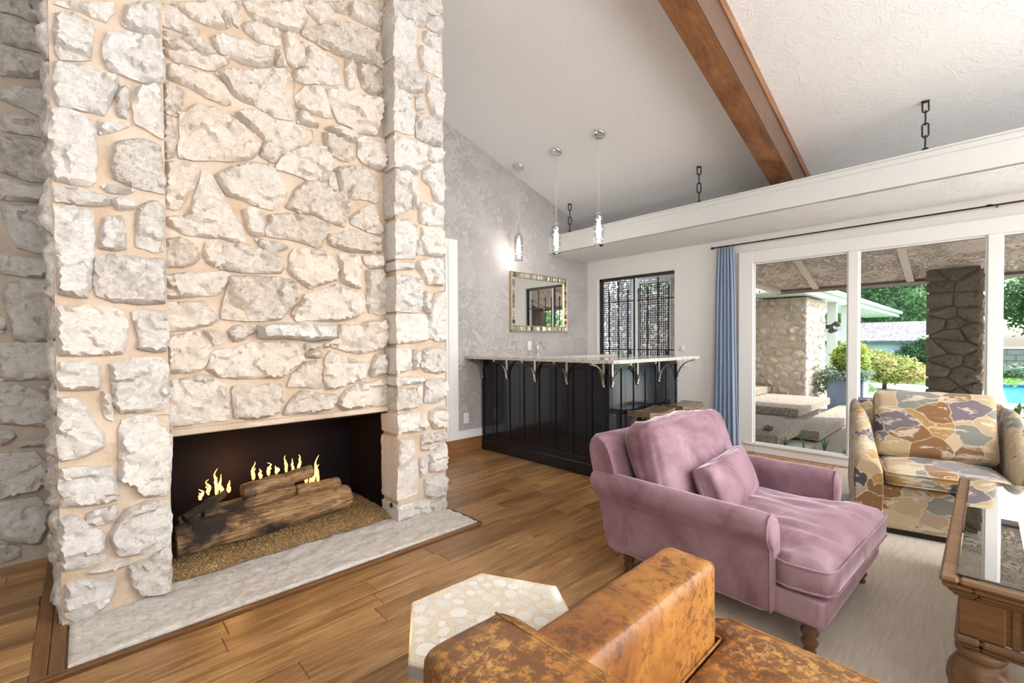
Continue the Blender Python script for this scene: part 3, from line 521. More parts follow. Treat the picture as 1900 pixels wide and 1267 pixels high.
def build_fireplace():
    F = thing('stone_fireplace', 'tall cream limestone fireplace with a black firebox', 'fireplace', (0, 0, 0))
    put_stones(parse(COLL), .036, .02, .016, lambda u, v, h: (u, 2.825-h, v), M_stone, F, 100, k=1)
    put_stones(parse(COLR), .036, .02, .016, lambda u, v, h: (u, 2.825-h, v), M_stone, F, 300, flags=QFLAG, qx=1.566)
    put_stones(parse(MID), .038, .02, .016, lambda u, v, h: (u, 2.96-h, v), M_stone_mid, F, 500, k=1.15)
    put_stones(parse(SHELF), .13, .02, .02, lambda u, v, h: (u, 2.96-h, v), M_stone, F, 700, rnd=.006)
    # above the frame and the hidden flanks
    up = put_stones(rubble(-.08, .31, 2.93, 4.5, .17, .16, 3), .03, .02, .03, lambda u, v, h: (u, 2.825-h, v), M_stone, F, 800, merge=True)
    up.build('upper_left_stones', M_stone, F, 'stuff')
    put_stones([p for p in rubble(1.575, 1.98, 3.68, 4.1, .16, .15, 4)], .03, .02, .03, lambda u, v, h: (u, 2.825-h, v), M_stone, F, 850, merge=True).build('upper_right_stones', M_stone, F, 'stuff')
    put_stones([p for p in rubble(.31, 1.57, 2.8, 4.04, .22, .14, 6) if min(v[1]-(2.87+.62*(v[0]-.31)) for v in p) > 0], .03, .02, .03, lambda u, v, h: (u, 2.96-h, v), M_stone_mid, F, 900, merge=True).build('upper_middle_stones', M_stone_mid, F, 'stuff')
    put_stones(rubble(2.84, 4.1, .0, 4.0, .25, .16, 8), .02, .02, .04, lambda u, v, h: (1.985+h, u, v), M_stone, F, 950, merge=True).build('flank_stones', M_stone, F, 'stuff')
    put_stones(rubble(2.84, 3.84, .0, 4.4, .25, .18, 9), .02, .02, .03, lambda u, v, h: (-.085-h, u, v), M_stone, F, 980, merge=True).build('left_flank_stones', M_stone, F, 'stuff')
    mb = MB()
    def grid(x0, x1, z0, z1, y, s=.03):
        nx, nz = int((x1-x0)/s)+1, int((z1-z0)/s)+1; b = len(mb.v)
        for j in range(nz+1):
            for i in range(nx+1):
                x = x0+(x1-x0)*i/nx; z = z0+(z1-z0)*j/nz; mb.v.append((x, y-.006*noise.noise(Vector((x*12, z*12, y))), z))
        for j in range(nz):
            for i in range(nx): a = b+j*(nx+1)+i; mb.f.append((a, a+1, a+nx+2, a+nx+1)); mb.sm.append(True)
    grid(-.085, .31, -.005, 4.45, 2.825); grid(1.58, 1.985, -.005, 3.95, 2.825)
    # core solids behind the mortar faces
    mb.box(-.085, .31, 2.832, 4.1, -.005, 4.46).box(1.58, 1.985, 2.832, 4.1, -.005, 3.95)
    mb.build('mortar', M_mortar, F)
    mb = MB(); grid(.31, 1.58, .775, 4.05, 2.96); mb.box(.31, 1.58, 2.967, 4.1, .775, 4.05)
    mb.build('recessed_mortar', M_mortar, F)
    MB().box(.31, 1.58, 2.935, 2.962, .765, .80, .006).build('lintel_edge', M_mortar, F)
    # firebox liner
    mb = MB(); y0, y1 = 3.03, 3.56
    mb.box(.305, 1.585, y1, y1+.02, 0, .78).box(.305, .318, 2.97, y1, 0, .78).box(1.565, 1.585, y0, y1, 0, .78).box(.305, 1.585, 2.965, y1, .752, .772).box(.305, 1.585, 2.97, y1, -.005, .004)
    mb.build('firebox_liner', M_fire_black, F)
    for z in (.2, .36, .52): pass
    # hearth slab
    mb = MB(); nx, ny = 90, 22; rng = random.Random(3)
    for j in range(ny+1):
        for i in range(nx+1):
            x = -.06+2.02*i/nx; yb = 2.90+.018*noise.noise(Vector((x*7, 1, 4)))+.006*noise.noise(Vector((x*30, 2, 4))); xr = x
            y = 2.431+(yb-2.431)*j/ny; ed = 1 if 0 < j < ny else .2
            if i == nx: xr = x+.02*noise.noise(Vector((y*18, 3, 1)))
            z = .014+ed*(.007*noise.noise(Vector((x*8, y*14, 2)))+.006*noise.noise(Vector((x*26, y*34, 7)))+.004*noise.cell(Vector((x*14, y*22, 3)))); mb.v.append((xr, y, max(z, .003)))
    for j in range(ny):
        for i in range(nx): a = j*(nx+1)+i; mb.f.append((a, a+1, a+nx+2, a+nx+1)); mb.sm.append(True)
    b = len(mb.v); ring = [(i, 0) for i in range(nx+1)]+[(nx, j) for j in range(1, ny+1)]+[(i, ny) for i in range(nx-1, -1, -1)]+[(0, j) for j in range(ny-1, 0, -1)]
    ids = [j*(nx+1)+i for i, j in ring]
    for k in ids: mb.v.append((mb.v[k][0], mb.v[k][1], -.013))
    m = len(ids)
    for k in range(m): mb.f.append((ids[k], b+k, b+(k+1) % m, ids[(k+1) % m])); mb.sm.append(False)
    mb.build('hearth_slab', M_hearth, F)['label'] = 'rough limestone hearth slab'
    # gas key hole
    q = MB().lathe([(.018, 0), (.018, .004), (.011, .006), (.006, .004)], 0, 0, 14).xform(Matrix.Translation((1.548, 2.86, .118)) @ Matrix.Rotation(-PI/2, 4, 'Y')); q.build('gas_key_valve', M_iron, F)
    return F
FP = build_fireplace()
# left stone wall
def left_wall():
    wl = MB()
    wl.box(-3.6, -.09, 3.853, 4.1, -.02, CZ(-3.6)).build('tmp', M_mortar_shaded)
    o = bpy.data.objects['tmp']; o.name = 'wall_left'; struct(o)
    vs = o.data.vertices
    for v in vs:
        if v.co.z > 1: v.co.z = CZ(v.co.x)
    put_stones(parse(LEFT), .03, .02, .02, lambda u, v, h: (u, 3.85-h, v), M_stone_shaded, o, 1200)
    put_stones(rubble(-3.55, -.36, 0, 4.62, .30, .18, 12, .035)+[p for p in rubble(-3.55, -.4, 4.64, 5.5, .30, .18, 14, .035) if max(v[1]-CZ(v[0]) for v in p) < -.03], .03, .02, .05, lambda u, v, h: (u, 3.85-h, v), M_stone_shaded, o, 1400, merge=True).build('outlying_stones', M_stone_shaded, o, 'stuff')
    put_stones([p for p in rubble(-.40, -.09, 3.25, 4.4, .2, .17, 13)], .03, .02, .03, lambda u, v, h: (u, 3.85-h, v), M_stone_shaded, o, 1500, merge=True).build('upper_stones', M_stone_shaded, o, 'stuff')
left_wall()
# gravel, logs, flames
def gravel():
    rng = random.Random(9); mb = MB(); nx, ny = 60, 26
    for j in range(ny+1):
        for i in range(nx+1):
            x = .322+1.24*i/nx; y = 2.90+.02*noise.noise(Vector((x*7, 1, 4)))+.64*j/ny
            z = .006+(.03+.02*math.sin(min(1, j/8)*PI/2)) *min(1, j/3+.15)+.008*noise.noise(Vector((x*20, y*20, 0))); mb.v.append((x, min(y, 3.555), z))
    for j in range(ny):
        for i in range(nx): a = j*(nx+1)+i; mb.f.append((a, a+1, a+nx+2, a+nx+1)); mb.sm.append(True)
    base = [(1, 0, 0), (-.5, .87, 0), (-.5, -.87, 0), (0, 0, 1)]
    for k in range(9000):
        x = rng.uniform(.325, 1.56); y = 2.905+.02*noise.noise(Vector((x*7, 1, 4)))+rng.random()**1.4*.5; j = (y-2.9)/.64*ny
        z = .006+(.03+.02*math.sin(min(1, j/8)*PI/2))*min(1, j/3+.15)+.003; s = rng.uniform(.0025, .0055); q = Matrix.Rotation(rng.random()*6.3, 3, Vector((rng.random(), rng.random(), rng.random()+.1)).normalized())
        mb.add([Vector((x, y, z))+q @ (Vector(v)*s) for v in base], [(0, 1, 3), (1, 2, 3), (2, 0, 3), (0, 2, 1)])
    m, t, b = mat('glass_gravel'); v = coords(t); n = noise_n(t, v, 130, 3, .7)
    setc(t, b, ramp(t, n, [(.35, (.10, .055, .02)), (.5, (.30, .18, .07)), (.62, (.46, .33, .16)), (.70, (.9, .75, .5))]), .25); bump(t, b, n, .5, .004)
    o = mb.build('fire_gravel', m, None, 'stuff'); tag(o, 'golden brown gravel bed under the fire logs', 'gravel')
gravel()
def barkmat():
    m, t, b = mat('charred_bark'); v = coords(t, (1.6, 14, 14)); n = noise_n(t, v, 3.0, 8, .75, 1.1); n2 = noise_n(t, coords(t), 2.8, 5, .6); n3 = noise_n(t, v, 6, 6, .7, .6)
    c = ramp(t, n, [(.34, (.05, .024, .010)), (.44, (.24, .125, .05)), (.60, (.52, .32, .155))]); c = mix(t, ramp(t, n2, [(.455, 0), (.56, .95)]), c, (.014, .011, .009))
    setc(t, b, c, .85); bump(t, b, mix(t, .5, n, n3), 1, .02); return m
M_bark = barkmat()
def log(name, label, a, b, r0, r1, seed, knot=None):
    a, b = Vector(a), Vector(b); L = (b-a).length; t_ = (b-a).normalized(); sd = t_.cross(Vector((0, 0, 1))).normalized(); up = sd.cross(t_); n, m = 28, 40; mb = MB()
    for i in range(m+1):
        u = i/m; c = a+(b-a)*u+up*.012*noise.noise(Vector((u*4, seed, 0)))+sd*.01*noise.noise(Vector((u*5, seed, 5))); r = r0+(r1-r0)*u; e = min(1, (min(u, 1-u)*L+.004)/.012)
        for k in range(n):
            an = 2*PI*k/n; p = Vector((math.cos(an)*1.4, math.sin(an)*1.4, u*L*3+seed)); q = r*(1+.10*noise.noise(p*1.1)+.09*(1-abs(noise.noise(Vector((math.cos(an)*3.6, math.sin(an)*3.6, u*L*5+seed))))*2)*.6+.04*noise.noise(p*5))
            if knot:
                for ku, ka, kr in knot:
                    dd = math.hypot((u-ku)*L, (((an-ka+PI) % (2*PI))-PI)*r); q += .35*r*math.exp(-(dd/kr)**2)-.22*r*math.exp(-(dd/(kr*.45))**2)
            q *= (.9+.1*e); mb.v.append(c+sd*math.cos(an)*q+up*math.sin(an)*q)
    for i in range(m):
        for k in range(n): mb.f.append((i*n+k, i*n+(k+1) % n, (i+1)*n+(k+1) % n, (i+1)*n+k)); mb.sm.append(True)
    for i, rev in ((0, 1), (m, 0)):
        c = len(mb.v); mb.v.append(sum((Vector(mb.v[i*n+k]) for k in range(n)), Vector())/n)
        for k in range(n): mb.f.append((c, i*n+(k+1) % n, i*n+k)); mb.sm.append(False)
    mb.v = [tuple(v) for v in mb.v]; o = mb.build(name, M_bark); return tag(o, label, 'log', 'fire logs')
log('fire_log', 'long brown front fire log with knots, lowest of the pile', (.345, 3.06, .165), (1.36, 3.16, .155), .085, .082, 1, [(.12, .55, .04), (.86, .8, .04), (.5, .9, .03)])
log('fire_log', 'charred log on the front log, left half', (.50, 3.18, .235), (1.02, 3.22, .268), .048, .045, 12)
log('fire_log', 'charred short log lying on the right end of the front log', (1.02, 3.19, .255), (1.33, 3.24, .240), .044, .040, 21)
log('fire_log', 'topmost blackened log in the middle of the pile', (.70, 3.16, .335), (1.13, 3.20, .375), .045, .043, 33)
log('fire_log', 'small pale forked branch leaning at the left end', (.40, 3.12, .265), (.62, 3.22, .335), .024, .020, 41)
log('fire_log', 'short upright stub against the left end of the front log', (.43, 2.99, .14), (.44, 3.07, .27), .022, .026, 52)
log('fire_log', 'dark rear log mostly hidden behind the others', (.40, 3.36, .13), (1.40, 3.40, .13), .075, .07, 60)
def flames():
    t_ = thing('fire', 'small orange gas flames rising behind the logs', 'flames', (.9, 3.26, .28)); rng = random.Random(8)
    spec = [(.50, .36, .07), (.545, .38, .10), (.585, .37, .17), (.61, .37, .13), (.65, .37, .08), (.79, .42, .12), (.83, .42, .07), (.88, .43, .09), (.93, .43, .06), (.99, .43, .12), (1.03, .43, .09), (1.07, .43, .11), (1.10, .34, .09), (1.15, .33, .16), (1.18, .33, .20), (1.13, .33, .10)]
    for i, (x, z, h) in enumerate(spec):
        for core in (0, 1):
            hh = h*(.95 if not core else .62); mb = MB(); pts = []; rr = []; y = 3.27 if x < 1.08 else 3.22
            for k in range(11):
                u = k/10; pts.append((x-.9+.018*u*noise.noise(Vector((x*31, u*3, 1)))*2.2, y-3.26+.01*noise.noise(Vector((x*17, u*2, 9))), z-.28-.05+hh*u)); rr.append(max(.0008, (.0135 if not core else .007)*(math.sin(min(1, u*2.2+.25)*PI/2))*(1-u)**.8*(1+.5*noise.noise(Vector((x*50, u*6, 2))))))
            mb.tube(pts, rr, 10); mb.build('flame' if not core else 'flame_core', M_flame if not core else M_flame_core, t_)
flames()
lamp('fire_glow', 'POINT', (.70, 3.38, .42), None, 6, (1, .50, .16), .08)
lamp('fire_glow_right', 'POINT', (1.12, 3.36, .48), None, 1.6, (1, .50, .16), .06)
# ---------------------------------------------------------------- bar
XF, YS, XE = 3.40, 2.322, 4.69
def build_bar():
    B = thing('bar_cabinet', 'black panelled wet bar cabinet with silver brackets', 'bar', (0, 0, 0))
    MB().box(XF+.02, XF+.07, YS+.02, YW-.025, 0, 1.066).box(XF+.07, XE-.003, YS+.02, YS+.07, 0, 1.066).build('body', M_black, B)
    MB().box(XF-.008, XF+.02, YS-.008, YW-.024, 0, .115, .004).box(XF+.02, XE, YS-.008, YS+.02, 0, .115, .004).build('plinth', M_black, B)
    def side(axis, a0, a1, n):
        # stiles, rails and raised panels along one face
        def bx(mb, p, q, d0, d1, z0, z1, bev):
            if axis == 'y': mb.box(XF+d0, XF+d1, p, q, z0, z1, bev)
            else: mb.box(p, q, YS+d0, YS+d1, z0, z1, bev)
        fr = MB(); pit = (a1-a0)/n; bx(fr, a0, a1, 0, .02, 1.005, 1.066, .002); bx(fr, a0, a1, 0, .02, .115, .175, .002)
        for k in range(n+1):
            c = a0+k*pit; w = .028; bx(fr, max(a0, c-w), min(a1, c+w), 0.0005, .0195, .17, 1.01, .003)
        fr.build('face_frame', M_black, B)
        for k in range(n):
            p = a0+k*pit+.028; q = a0+(k+1)*pit-.028
            m = MB(); bx(m, p, q, .012, .019, .175, 1.005, .005); bx(m, p+.012, q-.012, .008, .013, .190, .990, .005); m.build('panel', M_black, B)
    side('y', YS, YW-.024, 8); side('x', XF+.021, XE, 6)
    MB().box(XF-.001, XF+.022, YS-.001, YS+.022, .115, 1.066, .003).build('corner_post', M_black, B)
    def bracket(p, ax):
        o = MB(); w = .013
        # local: s = outwards from the panel face
        def P(s, a, z): return (XF-s, p+a, z) if ax == 'y' else (p+a, YS-s, z)
        def bar(pts, th=.004):
            vs = []; fs = []
            for i, (s, z) in enumerate(pts):
                q = pts[min(i+1, len(pts)-1)]; r = pts[max(i-1, 0)]; dx, dz = q[0]-r[0], q[1]-r[1]; L = math.hypot(dx, dz); nx, nz = -dz/L*th, dx/L*th
                for a in (-w, w):
                    for sg in (1, -1): vs.append(P(s+nx*sg, a, z+nz*sg))
            for i in range(len(pts)-1):
                a = i*4; fs += [(a, a+1, a+5, a+4), (a+2, a+6, a+7, a+3), (a, a+4, a+6, a+2), (a+1, a+3, a+7, a+5)]
            e = (len(pts)-1)*4; fs += [(0, 2, 3, 1), (e, e+1, e+3, e+2)]; o.add(vs, fs)
        bar([(.006, 1.066), (.006, .845)]); bar([(.006, 1.062), (.20, 1.062)])
        bar([(.012, .865)]+[(.012+.185*(1-math.cos(a)), .865+.185*math.sin(a)) for a in [PI/2*k/10 for k in range(1, 11)]])
        c = len(o.v); o.lathe([(.014, -.0), (.014, .008), (.004, .012)], 0, 0, 12).xform(Matrix.Translation(P(.004, 0, .848)) @ (Matrix.Rotation(-PI/2, 4, 'Y') if ax == 'y' else Matrix.Rotation(PI/2, 4, 'X')), c)
        o.build('bracket', M_brushed, B)
    for y in (4.075, 3.654, 3.226, 2.802, 2.375): bracket(y, 'y')
    for x in (3.44, 3.865, 4.274, 4.672): bracket(x, 'x')
    poly = [(3.165, YW-.002), (3.165, 2.12), (3.205, 2.08), (4.69, 2.08), (4.69, 2.52), (3.62, 2.52), (3.62, YW-.002)]
    ct = MB().prism(poly, 1.0685, 1.098).build('bar_countertop', M_granite); tag(ct, 'speckled granite bar top resting on silver brackets', 'countertop')
build_bar()
# back counter with sink tap
bc = thing('back_counter', 'white back counter under the mosaic mirror behind the bar', 'counter', (4.6, 3.84, 0))
MB().box(-.85, .87, -.22, .274, .0, 1.04, .004).build('cabinet', M_trim, bc); MB().box(-.86, .872, -.25, .276, 1.041, 1.078, .004).build('top', M_granite, bc)
t_ = thing('sink_tap', 'chrome arched sink tap behind the bar top', 'tap', (4.20, 3.95, 1.078))
pts = [(-.0, 0, 0), (0, 0, .10)]+[(.06-.06*math.cos(a), 0, .10+.06*math.sin(a)) for a in [PI*k/12 for k in range(1, 13)]]+[(.12, 0, .075)]
MB().tube(pts, .011, 10).build('spout', M_chrome, t_); MB().lathe([(.028, 0), (.026, .012), (.016, .02)], 0, 0, 14).build('base', M_chrome, t_)
# mirror
def mirror():
    T = thing('mosaic_mirror', 'framed mirror with silver mosaic border on grey wall', 'mirror', (4.41, YW, 1.765))
    w, h, fw = .54, .375, .075
    MB().box(-w+.01, w-.01, -.025, 0, -h+.01, h-.01).build('backing', plain('gilt_wood', (.48, .26, .09), .35, .3), T)
    gold = MB()
    for a, b, c, d in ((-w, -w+.012, -h, h), (w-.012, w, -h, h), (-w, w, -h, -h+.012), (-w, w, h-.012, h), (-w+fw-.012, -w+fw, -h+fw, h-fw), (w-fw, w-fw+.012, -h+fw, h-fw), (-w+fw, w-fw, -h+fw-.012, -h+fw), (-w+fw, w-fw, h-fw, h-fw+.012)): gold.box(a, b, -.046, 0, c, d, .003)
    gold.build('frame', plain('gilt_frame', (.56, .44, .26), .3, .6), T)
    MB().box(-w+fw, w-fw, -.030, -.024, -h+fw, h-fw).build('mirror_glass', M_mirror, T)
    m, t, b = mat('mosaic_tile'); oi = N(t, 'ObjectInfo'); setc(t, b, ramp(t, oi.outputs['Random'], [(0, (.75, .74, .68)), (.4, (.42, .40, .34)), (.65, (.09, .085, .07)), (.8, (.6, .57, .48)), (1, (.2, .18, .14))]), .12, .5)
    rng = random.Random(4); cache = {}
    def tile(x, z, sx, sz):
        key = (round(sx, 3), round(sz, 3))
        if key not in cache: cache[key] = MB().box(-sx/2, sx/2, -.006, 0, -sz/2, sz/2, .003).mesh('mosaic_tile', m)
        o = bpy.data.objects.new('mosaic_tile', cache[key]); link(o, T); o.location = (x, -.036, z); o.rotation_euler = (rng.uniform(-.06, .06), 0, rng.uniform(-.06, .06))
    q = (fw-.026)
    for s in (-1, 1):
        x = -w+.016
        while x < w-.03: 
            L = rng.choice((.024, .034, .044)); tile(x+L/2, s*(h-fw/2), L-.004, q); x += L
        z = -h+fw
        while z < h-fw-.02:
            L = rng.choice((.024, .034, .044)); tile(s*(w-fw/2), z+L/2, q, L-.004); z += L
    MB().box(-w+.012, w-.012, -.036, -.024, -h+.012, -h+fw-.01).box(-w+.012, w-.012, -.036, -.024, h-fw+.01, h-.012).box(-w+.012, -w+fw-.01, -.036, -.024, -h+.012, h-.012).box(w-fw+.01, w-.012, -.036, -.024, -h+.012, h-.012).build('tile_bed', M_brushed, T)
mirror()
def plate(name, lab, loc, rot, w=.075, h=.12, kind='switch'):
    T = thing(name, lab, 'switch' if kind == 'switch' else 'outlet', loc, rot); MB().box(-w/2, w/2, -.006, 0, -h/2, h/2, .003).build('plate', M_trim, T)
    if kind == 'switch': MB().box(-.016, .016, -.010, -.006, -.033, .033, .002).build('rocker', M_trim, T)
    elif kind == 'outlet':
        for s in (-1, 1): MB().lathe([(.017, 0), (.017, .003), (.012, .004)], 0, 0, 16).xform(Matrix.Translation((0, -.006, s*.024)) @ Matrix.Rotation(PI/2, 4, 'X')).build('receptacle', M_trim, T)
    else: MB().lathe([(.016, 0), (.016, .012), (.010, .02)], 0, 0, 16).xform(Matrix.Translation((.0, -.006, 0)) @ Matrix.Rotation(PI/2, 4, 'X')).build('dimmer_knob', M_trim, T)
    return T
plate('light_switch', 'white rocker switch on the grey wall below the mirror', (4.23, YW, 1.205), 0)
plate('power_outlet', 'dark outlet low on the grey wall beside the door', (3.18, YW, .385), 0, kind='outlet')
plate('power_outlet', 'white outlet plate beside the right end of the bar', (XW, 2.62, .985), -PI/2, .13, .12, 'outlet')
plate('dimmer_switch', 'small knob switch just above the bar end on the cream wall', (XW, 2.641, 1.16), -PI/2, .06, .075, 'dimmer')
# pendants
def pendant(y, lab, first=None):
    x = 3.865; T = thing('pendant_lamp', lab, 'lamp', (x, y, 2.24), 0, 'glass pendants over the bar'); zc = CZ(x)-2.24
    rot = Matrix.Rotation(math.atan(.304), 4, 'Y')
    MB().lathe([(.052, .0), (.066, .006), (.066, .022), (.064, .026)], 0, 0, 28).xform(Matrix.Translation((0, 0, zc-.028)) @ rot).build('canopy', M_chrome, T)
    MB().tube([(0, 0, .40), (0, 0, zc-.02)], .0022, 6).build('cord', plain('clear_cord', (.7, .68, .65), .4), T)
    MB().lathe([(.006, .44), (.009, .43), (.009, .35), (.030, .345), (.030, .26), (.020, .255)], 0, 0, 18).build('socket', M_chrome, T)
    o = MB(); n = 28; R, r = .052, .047
    o.lathe([(r, .006), (r, .315)], 0, 0, n); o.f = o.f[:-2]; o.sm = o.sm[:-2]
    o.lathe([(R, .0), (R, .318)], 0, 0, n); o.f = o.f[:-2]; o.sm = o.sm[:-2]; o.build('glass_shade', M_shade, T)
    MB().lathe([(.0475, 0), (.052, 0), (.052, .004), (.0475, .004)], 0, 0, n).build('shade_rim', glassy('rim_glass', (.8, .82, .84), 3), T)
    MB().lathe([(.004, .07), (.020, .09), (.026, .14), (.024, .20), (.014, .255)], 0, 0, 14).build('bulb', M_bulb, T)
    rng = random.Random(int(y*100)); m = glassy('etched_bubble', (.95, .95, .95), 8)
    for k in range(14):
        a = rng.random()*6.28; z = .03+.2*rng.random(); s = rng.uniform(.004, .010); MB().lathe([(s*.3, -s*.9), (s, 0), (s*.3, s*.9)], .047*math.cos(a), .047*math.sin(a), 8).xform(Matrix.Translation((0, 0, z))).build('glass_bubble', m, T)
    l = lamp('pendant_light', 'POINT', (0, 0, .07), None, 4.5, (1, .93, .84), .02); l.parent = T
pendant(3.94, 'clear glass cylinder pendant, leftmost and nearest the grey wall'); pendant(3.338, 'clear glass cylinder pendant, middle of the three over the bar'); pendant(2.763, 'clear glass cylinder pendant, rightmost and nearest the wooden beam')
# stools
def stool(x, y, lab):
    T = thing('bar_stool', lab, 'stool', (x, y, 0), 0, 'saddle stools at the bar'); hx, hy = .235, .115; mb = MB(); nx, ny = 16, 6
    for lay in (0, 1):
        for j in range(ny+1):
            for i in range(nx+1):
                u = -1+2*i/nx; v = -1+2*j/ny; dip = .020*(u*u); z = (.600+dip if lay else .562+dip*.3); mb.v.append((u*hx, v*hy, z))
    K = (nx+1)*(ny+1)
    for j in range(ny):
        for i in range(nx): a = j*(nx+1)+i; mb.f += [(K+a, K+a+1, K+a+nx+2, K+a+nx+1), (a, a+nx+1, a+nx+2, a+1)]; mb.sm += [False, False]
    ring = [i for i in range(nx)]+[nx+j*(nx+1) for j in range(ny)]+[ny*(nx+1)+i for i in range(nx, 0, -1)]+[j*(nx+1) for j in range(ny, 0, -1)]
    for k in range(len(ring)): a, b = ring[k], ring[(k+1) % len(ring)]; mb.f.append((a, b, K+b, K+a)); mb.sm.append(False)
    mb.build('seat', M_stoolwood, T)
    for sx in (-1, 1):
        for sy in (-1, 1):
            m = MB(); t0 = (sx*.18, sy*.075); b0 = (sx*.215, sy*.125); w = .016
            vs = [(b0[0]+a*w, b0[1]+b*w, 0) for a, b in ((-1, -1), (1, -1), (1, 1), (-1, 1))]+[(t0[0]+a*w, t0[1]+b*w, .564) for a, b in ((-1, -1), (1, -1), (1, 1), (-1, 1))]
            m.add(vs, [(3, 2, 1, 0), (4, 5, 6, 7), (0, 1, 5, 4), (1, 2, 6, 5), (2, 3, 7, 6), (3, 0, 4, 7)]).build('leg', M_white_leg, T)
    for sy in (-1, 1): MB().box(-.185, .185, sy*.105-.009, sy*.105+.009, .22, .25, .002).build('stretcher', M_white_leg, T)
    for sx in (-1, 1): MB().box(sx*.20-.009, sx*.20+.009, -.09, .09, .30, .33, .002).build('stretcher', M_white_leg, T)
M_white_leg = wood('stool_leg_wood', (.12, .075, .045), (.22, .15, .10), (.32, .24, .17), 'z', 1, .3, False)
stool(3.868, 2.168, 'dark wooden saddle stool at the bar, left of the two'); stool(4.448, 2.145, 'wooden saddle stool at the bar, nearer the curtain')
# ---------------------------------------------------------------- pass-through opening: iron bars and door screens outside
def gate():
    mb = MB(); x0 = XW-.008
    mb.box(x0, XW+.15, 3.925, 3.958, .95, 2.16, .003)
    struct(mb.build('trim_6', M_trim))
    G = thing('iron_window_grille', 'black iron window grille with spear finials behind the bar', 'grille', (5.53, 0, 0))
    def b(n, *a): MB().box(*a).build(n, M_iron, G)
    b('frame_bar', -.02, .03, 3.885, 3.925, .955, 2.155); b('frame_bar', -.02, .02, 2.757, 2.775, .955, 2.155); b('frame_bar', -.02, .03, 2.757, 3.925, 2.125, 2.158); b('frame_bar', -.02, .02, 2.757, 3.925, .955, .975)
    b('centre_post', -.012, .012, 3.345, 3.372, .975, 2.125)
    MB().box(-.012, .012, 3.318, 3.344, .975, 2.125).build('centre_jamb', M_trim, G)
    b('cross_bar', -.006, .006, 2.775, 3.885, 1.812, 1.826); b('cross_bar', -.006, .006, 2.775, 3.885, 1.136, 1.150)
    for y, zt in ((3.772, 1.98), (3.613, 2.10), (3.465, 1.98), (3.295, 1.98), (3.161, 1.985), (3.008, 2.11), (2.857, 1.985)):
        m = MB().box(-.006, .006, y-.006, y+.006, .975, zt-.05); m.lathe([(.006, zt-.06), (.014, zt-.05), (.008, zt-.04), (.015, zt-.03), (.002, zt+.01)], 0, y, 6); m.build('picket', M_iron, G)
gate()
def maze(w, h, s, seed):
    rng = random.Random(seed); nx, nz = int(w/s), int(h/s); mb = MB(); t = .014
    for j in range(nz+1):
        for i in range(nx):
            if rng.random() < .78 or j in (0, nz): mb.box(i*s, (i+1)*s+t, 0, .006, j*s, j*s+t*2)
    for i in range(nx+1):
        for j in range(nz):
            if rng.random() < .66 or i in (0, nx): mb.box(i*s, i*s+t*1.6, 0, .006, j*s, (j+1)*s+t)
    return mb
M_screen = plain('grey_metal_screen', (.62, .62, .64), .5, 0)
def screen(lab, x, y0, y1, z1, rz):
    w = y1-y0; T = thing('metal_screen_door', lab, 'screen', (x, y1, .05), -PI/2+rz, 'laser cut screen doors beyond the grille')
    fr = MB(); fw = .05; h = z1-.05
    for a, b, c, d in ((0, fw, 0, h), (w-fw, w, 0, h), (fw, w-fw, 0, fw), (fw, w-fw, h-fw, h)): fr.box(a, b, -.015, .02, c, d, .003)
    fr.build('frame', M_screen, T)
    m = maze(w-2*fw, h-2*fw, .036, int(x*10+y0*7)); m.xform(Matrix.Translation((fw, 0, fw))); m.build('cutout_lattice', M_screen, T, 'stuff')
    MB().box(w-.09, w-.05, -.045, -.015, 1.0, 1.06, .004).build('knob', M_iron, T)
screen('grey metal screen door with maze cutouts, left leaf beyond the grille', 6.5, 3.95, 4.62, 2.36, 0); screen('grey metal screen door with maze cutouts, right leaf with black knob', 6.5, 3.31, 3.90, 2.22, 0)
# ---------------------------------------------------------------- picture window
def window():
    Wn = struct(MB().box(XW-.03, XW+.03, 1.812, 1.968, .0, 2.256, .006).box(XW-.03, XW+.03, -3.3, 1.812, 2.12, 2.256, .006).box(XW-.03, XW+.03, -3.3, 1.812, .0, .107, .006).build('window_1', M_trim))
    for a, b in ((.866, .947), (-.074, .004), (-1.03, -.95), (-2.0, -1.92)): MB().box(XW-.025, XW+.035, a, b, .107, 2.12, .004).build('mullion', M_trim, Wn)
    MB().box(XW-.045, XW-.028, -3.3, 1.90, .085, .112, .004).build('sill_lip', M_trim, Wn)
    for a, b in ((.947, 1.812), (.004, .866), (-.95, -.074), (-1.92, -1.03), (-3.3, -2.0)):
        st = MB(); w = .014
        for p in ((a, a+w, .107, 2.12), (b-w, b, .107, 2.12), (a+w, b-w, .107, .107+w), (a+w, b-w, 2.12-w, 2.12)): st.box(XW-.004, XW+.018, *p, .002)
        st.build('glazing_bead', M_trim, Wn); MB().box(XW+.005, XW+.010, a+w, b-w, .107+w, 2.12-w).build('pane', M_pane, Wn)
        MB().box(XW+.02, XW+.05, a, b, 2.105, 2.125).build('head_seal', M_iron, Wn)
window()
R_ = thing('curtain_rod', 'thin dark bronze curtain rod above the picture window', 'rod', (5.40, 0, 2.345))
M_bronze = plain('dark_bronze', (.07, .045, .03), .35, .7)
MB().tube([(0, 2.215, 0), (0, -3.2, 0)], .0075, 8).build('pole', M_bronze, R_); MB().lathe([(.004, 0), (.014, .008), (.009, .016), (.018, .03), (.012, .045), (.002, .052)], 0, 0, 12).xform(Matrix.Translation((0, 2.213, 0)) @ Matrix.Rotation(-PI/2, 4, 'X')).build('finial', M_bronze, R_)
for y in (2.09, -.045, -2.2): MB().box(.005, .074, y-.006, y+.006, -.008, .0).lathe([(.024, 0), (.022, .008), (.010, .012)], 0, 0, 14).build('rod_bracket', M_bronze, R_); 
for o in R_.children:
    if o.name.startswith('rod_bracket'):
        pass
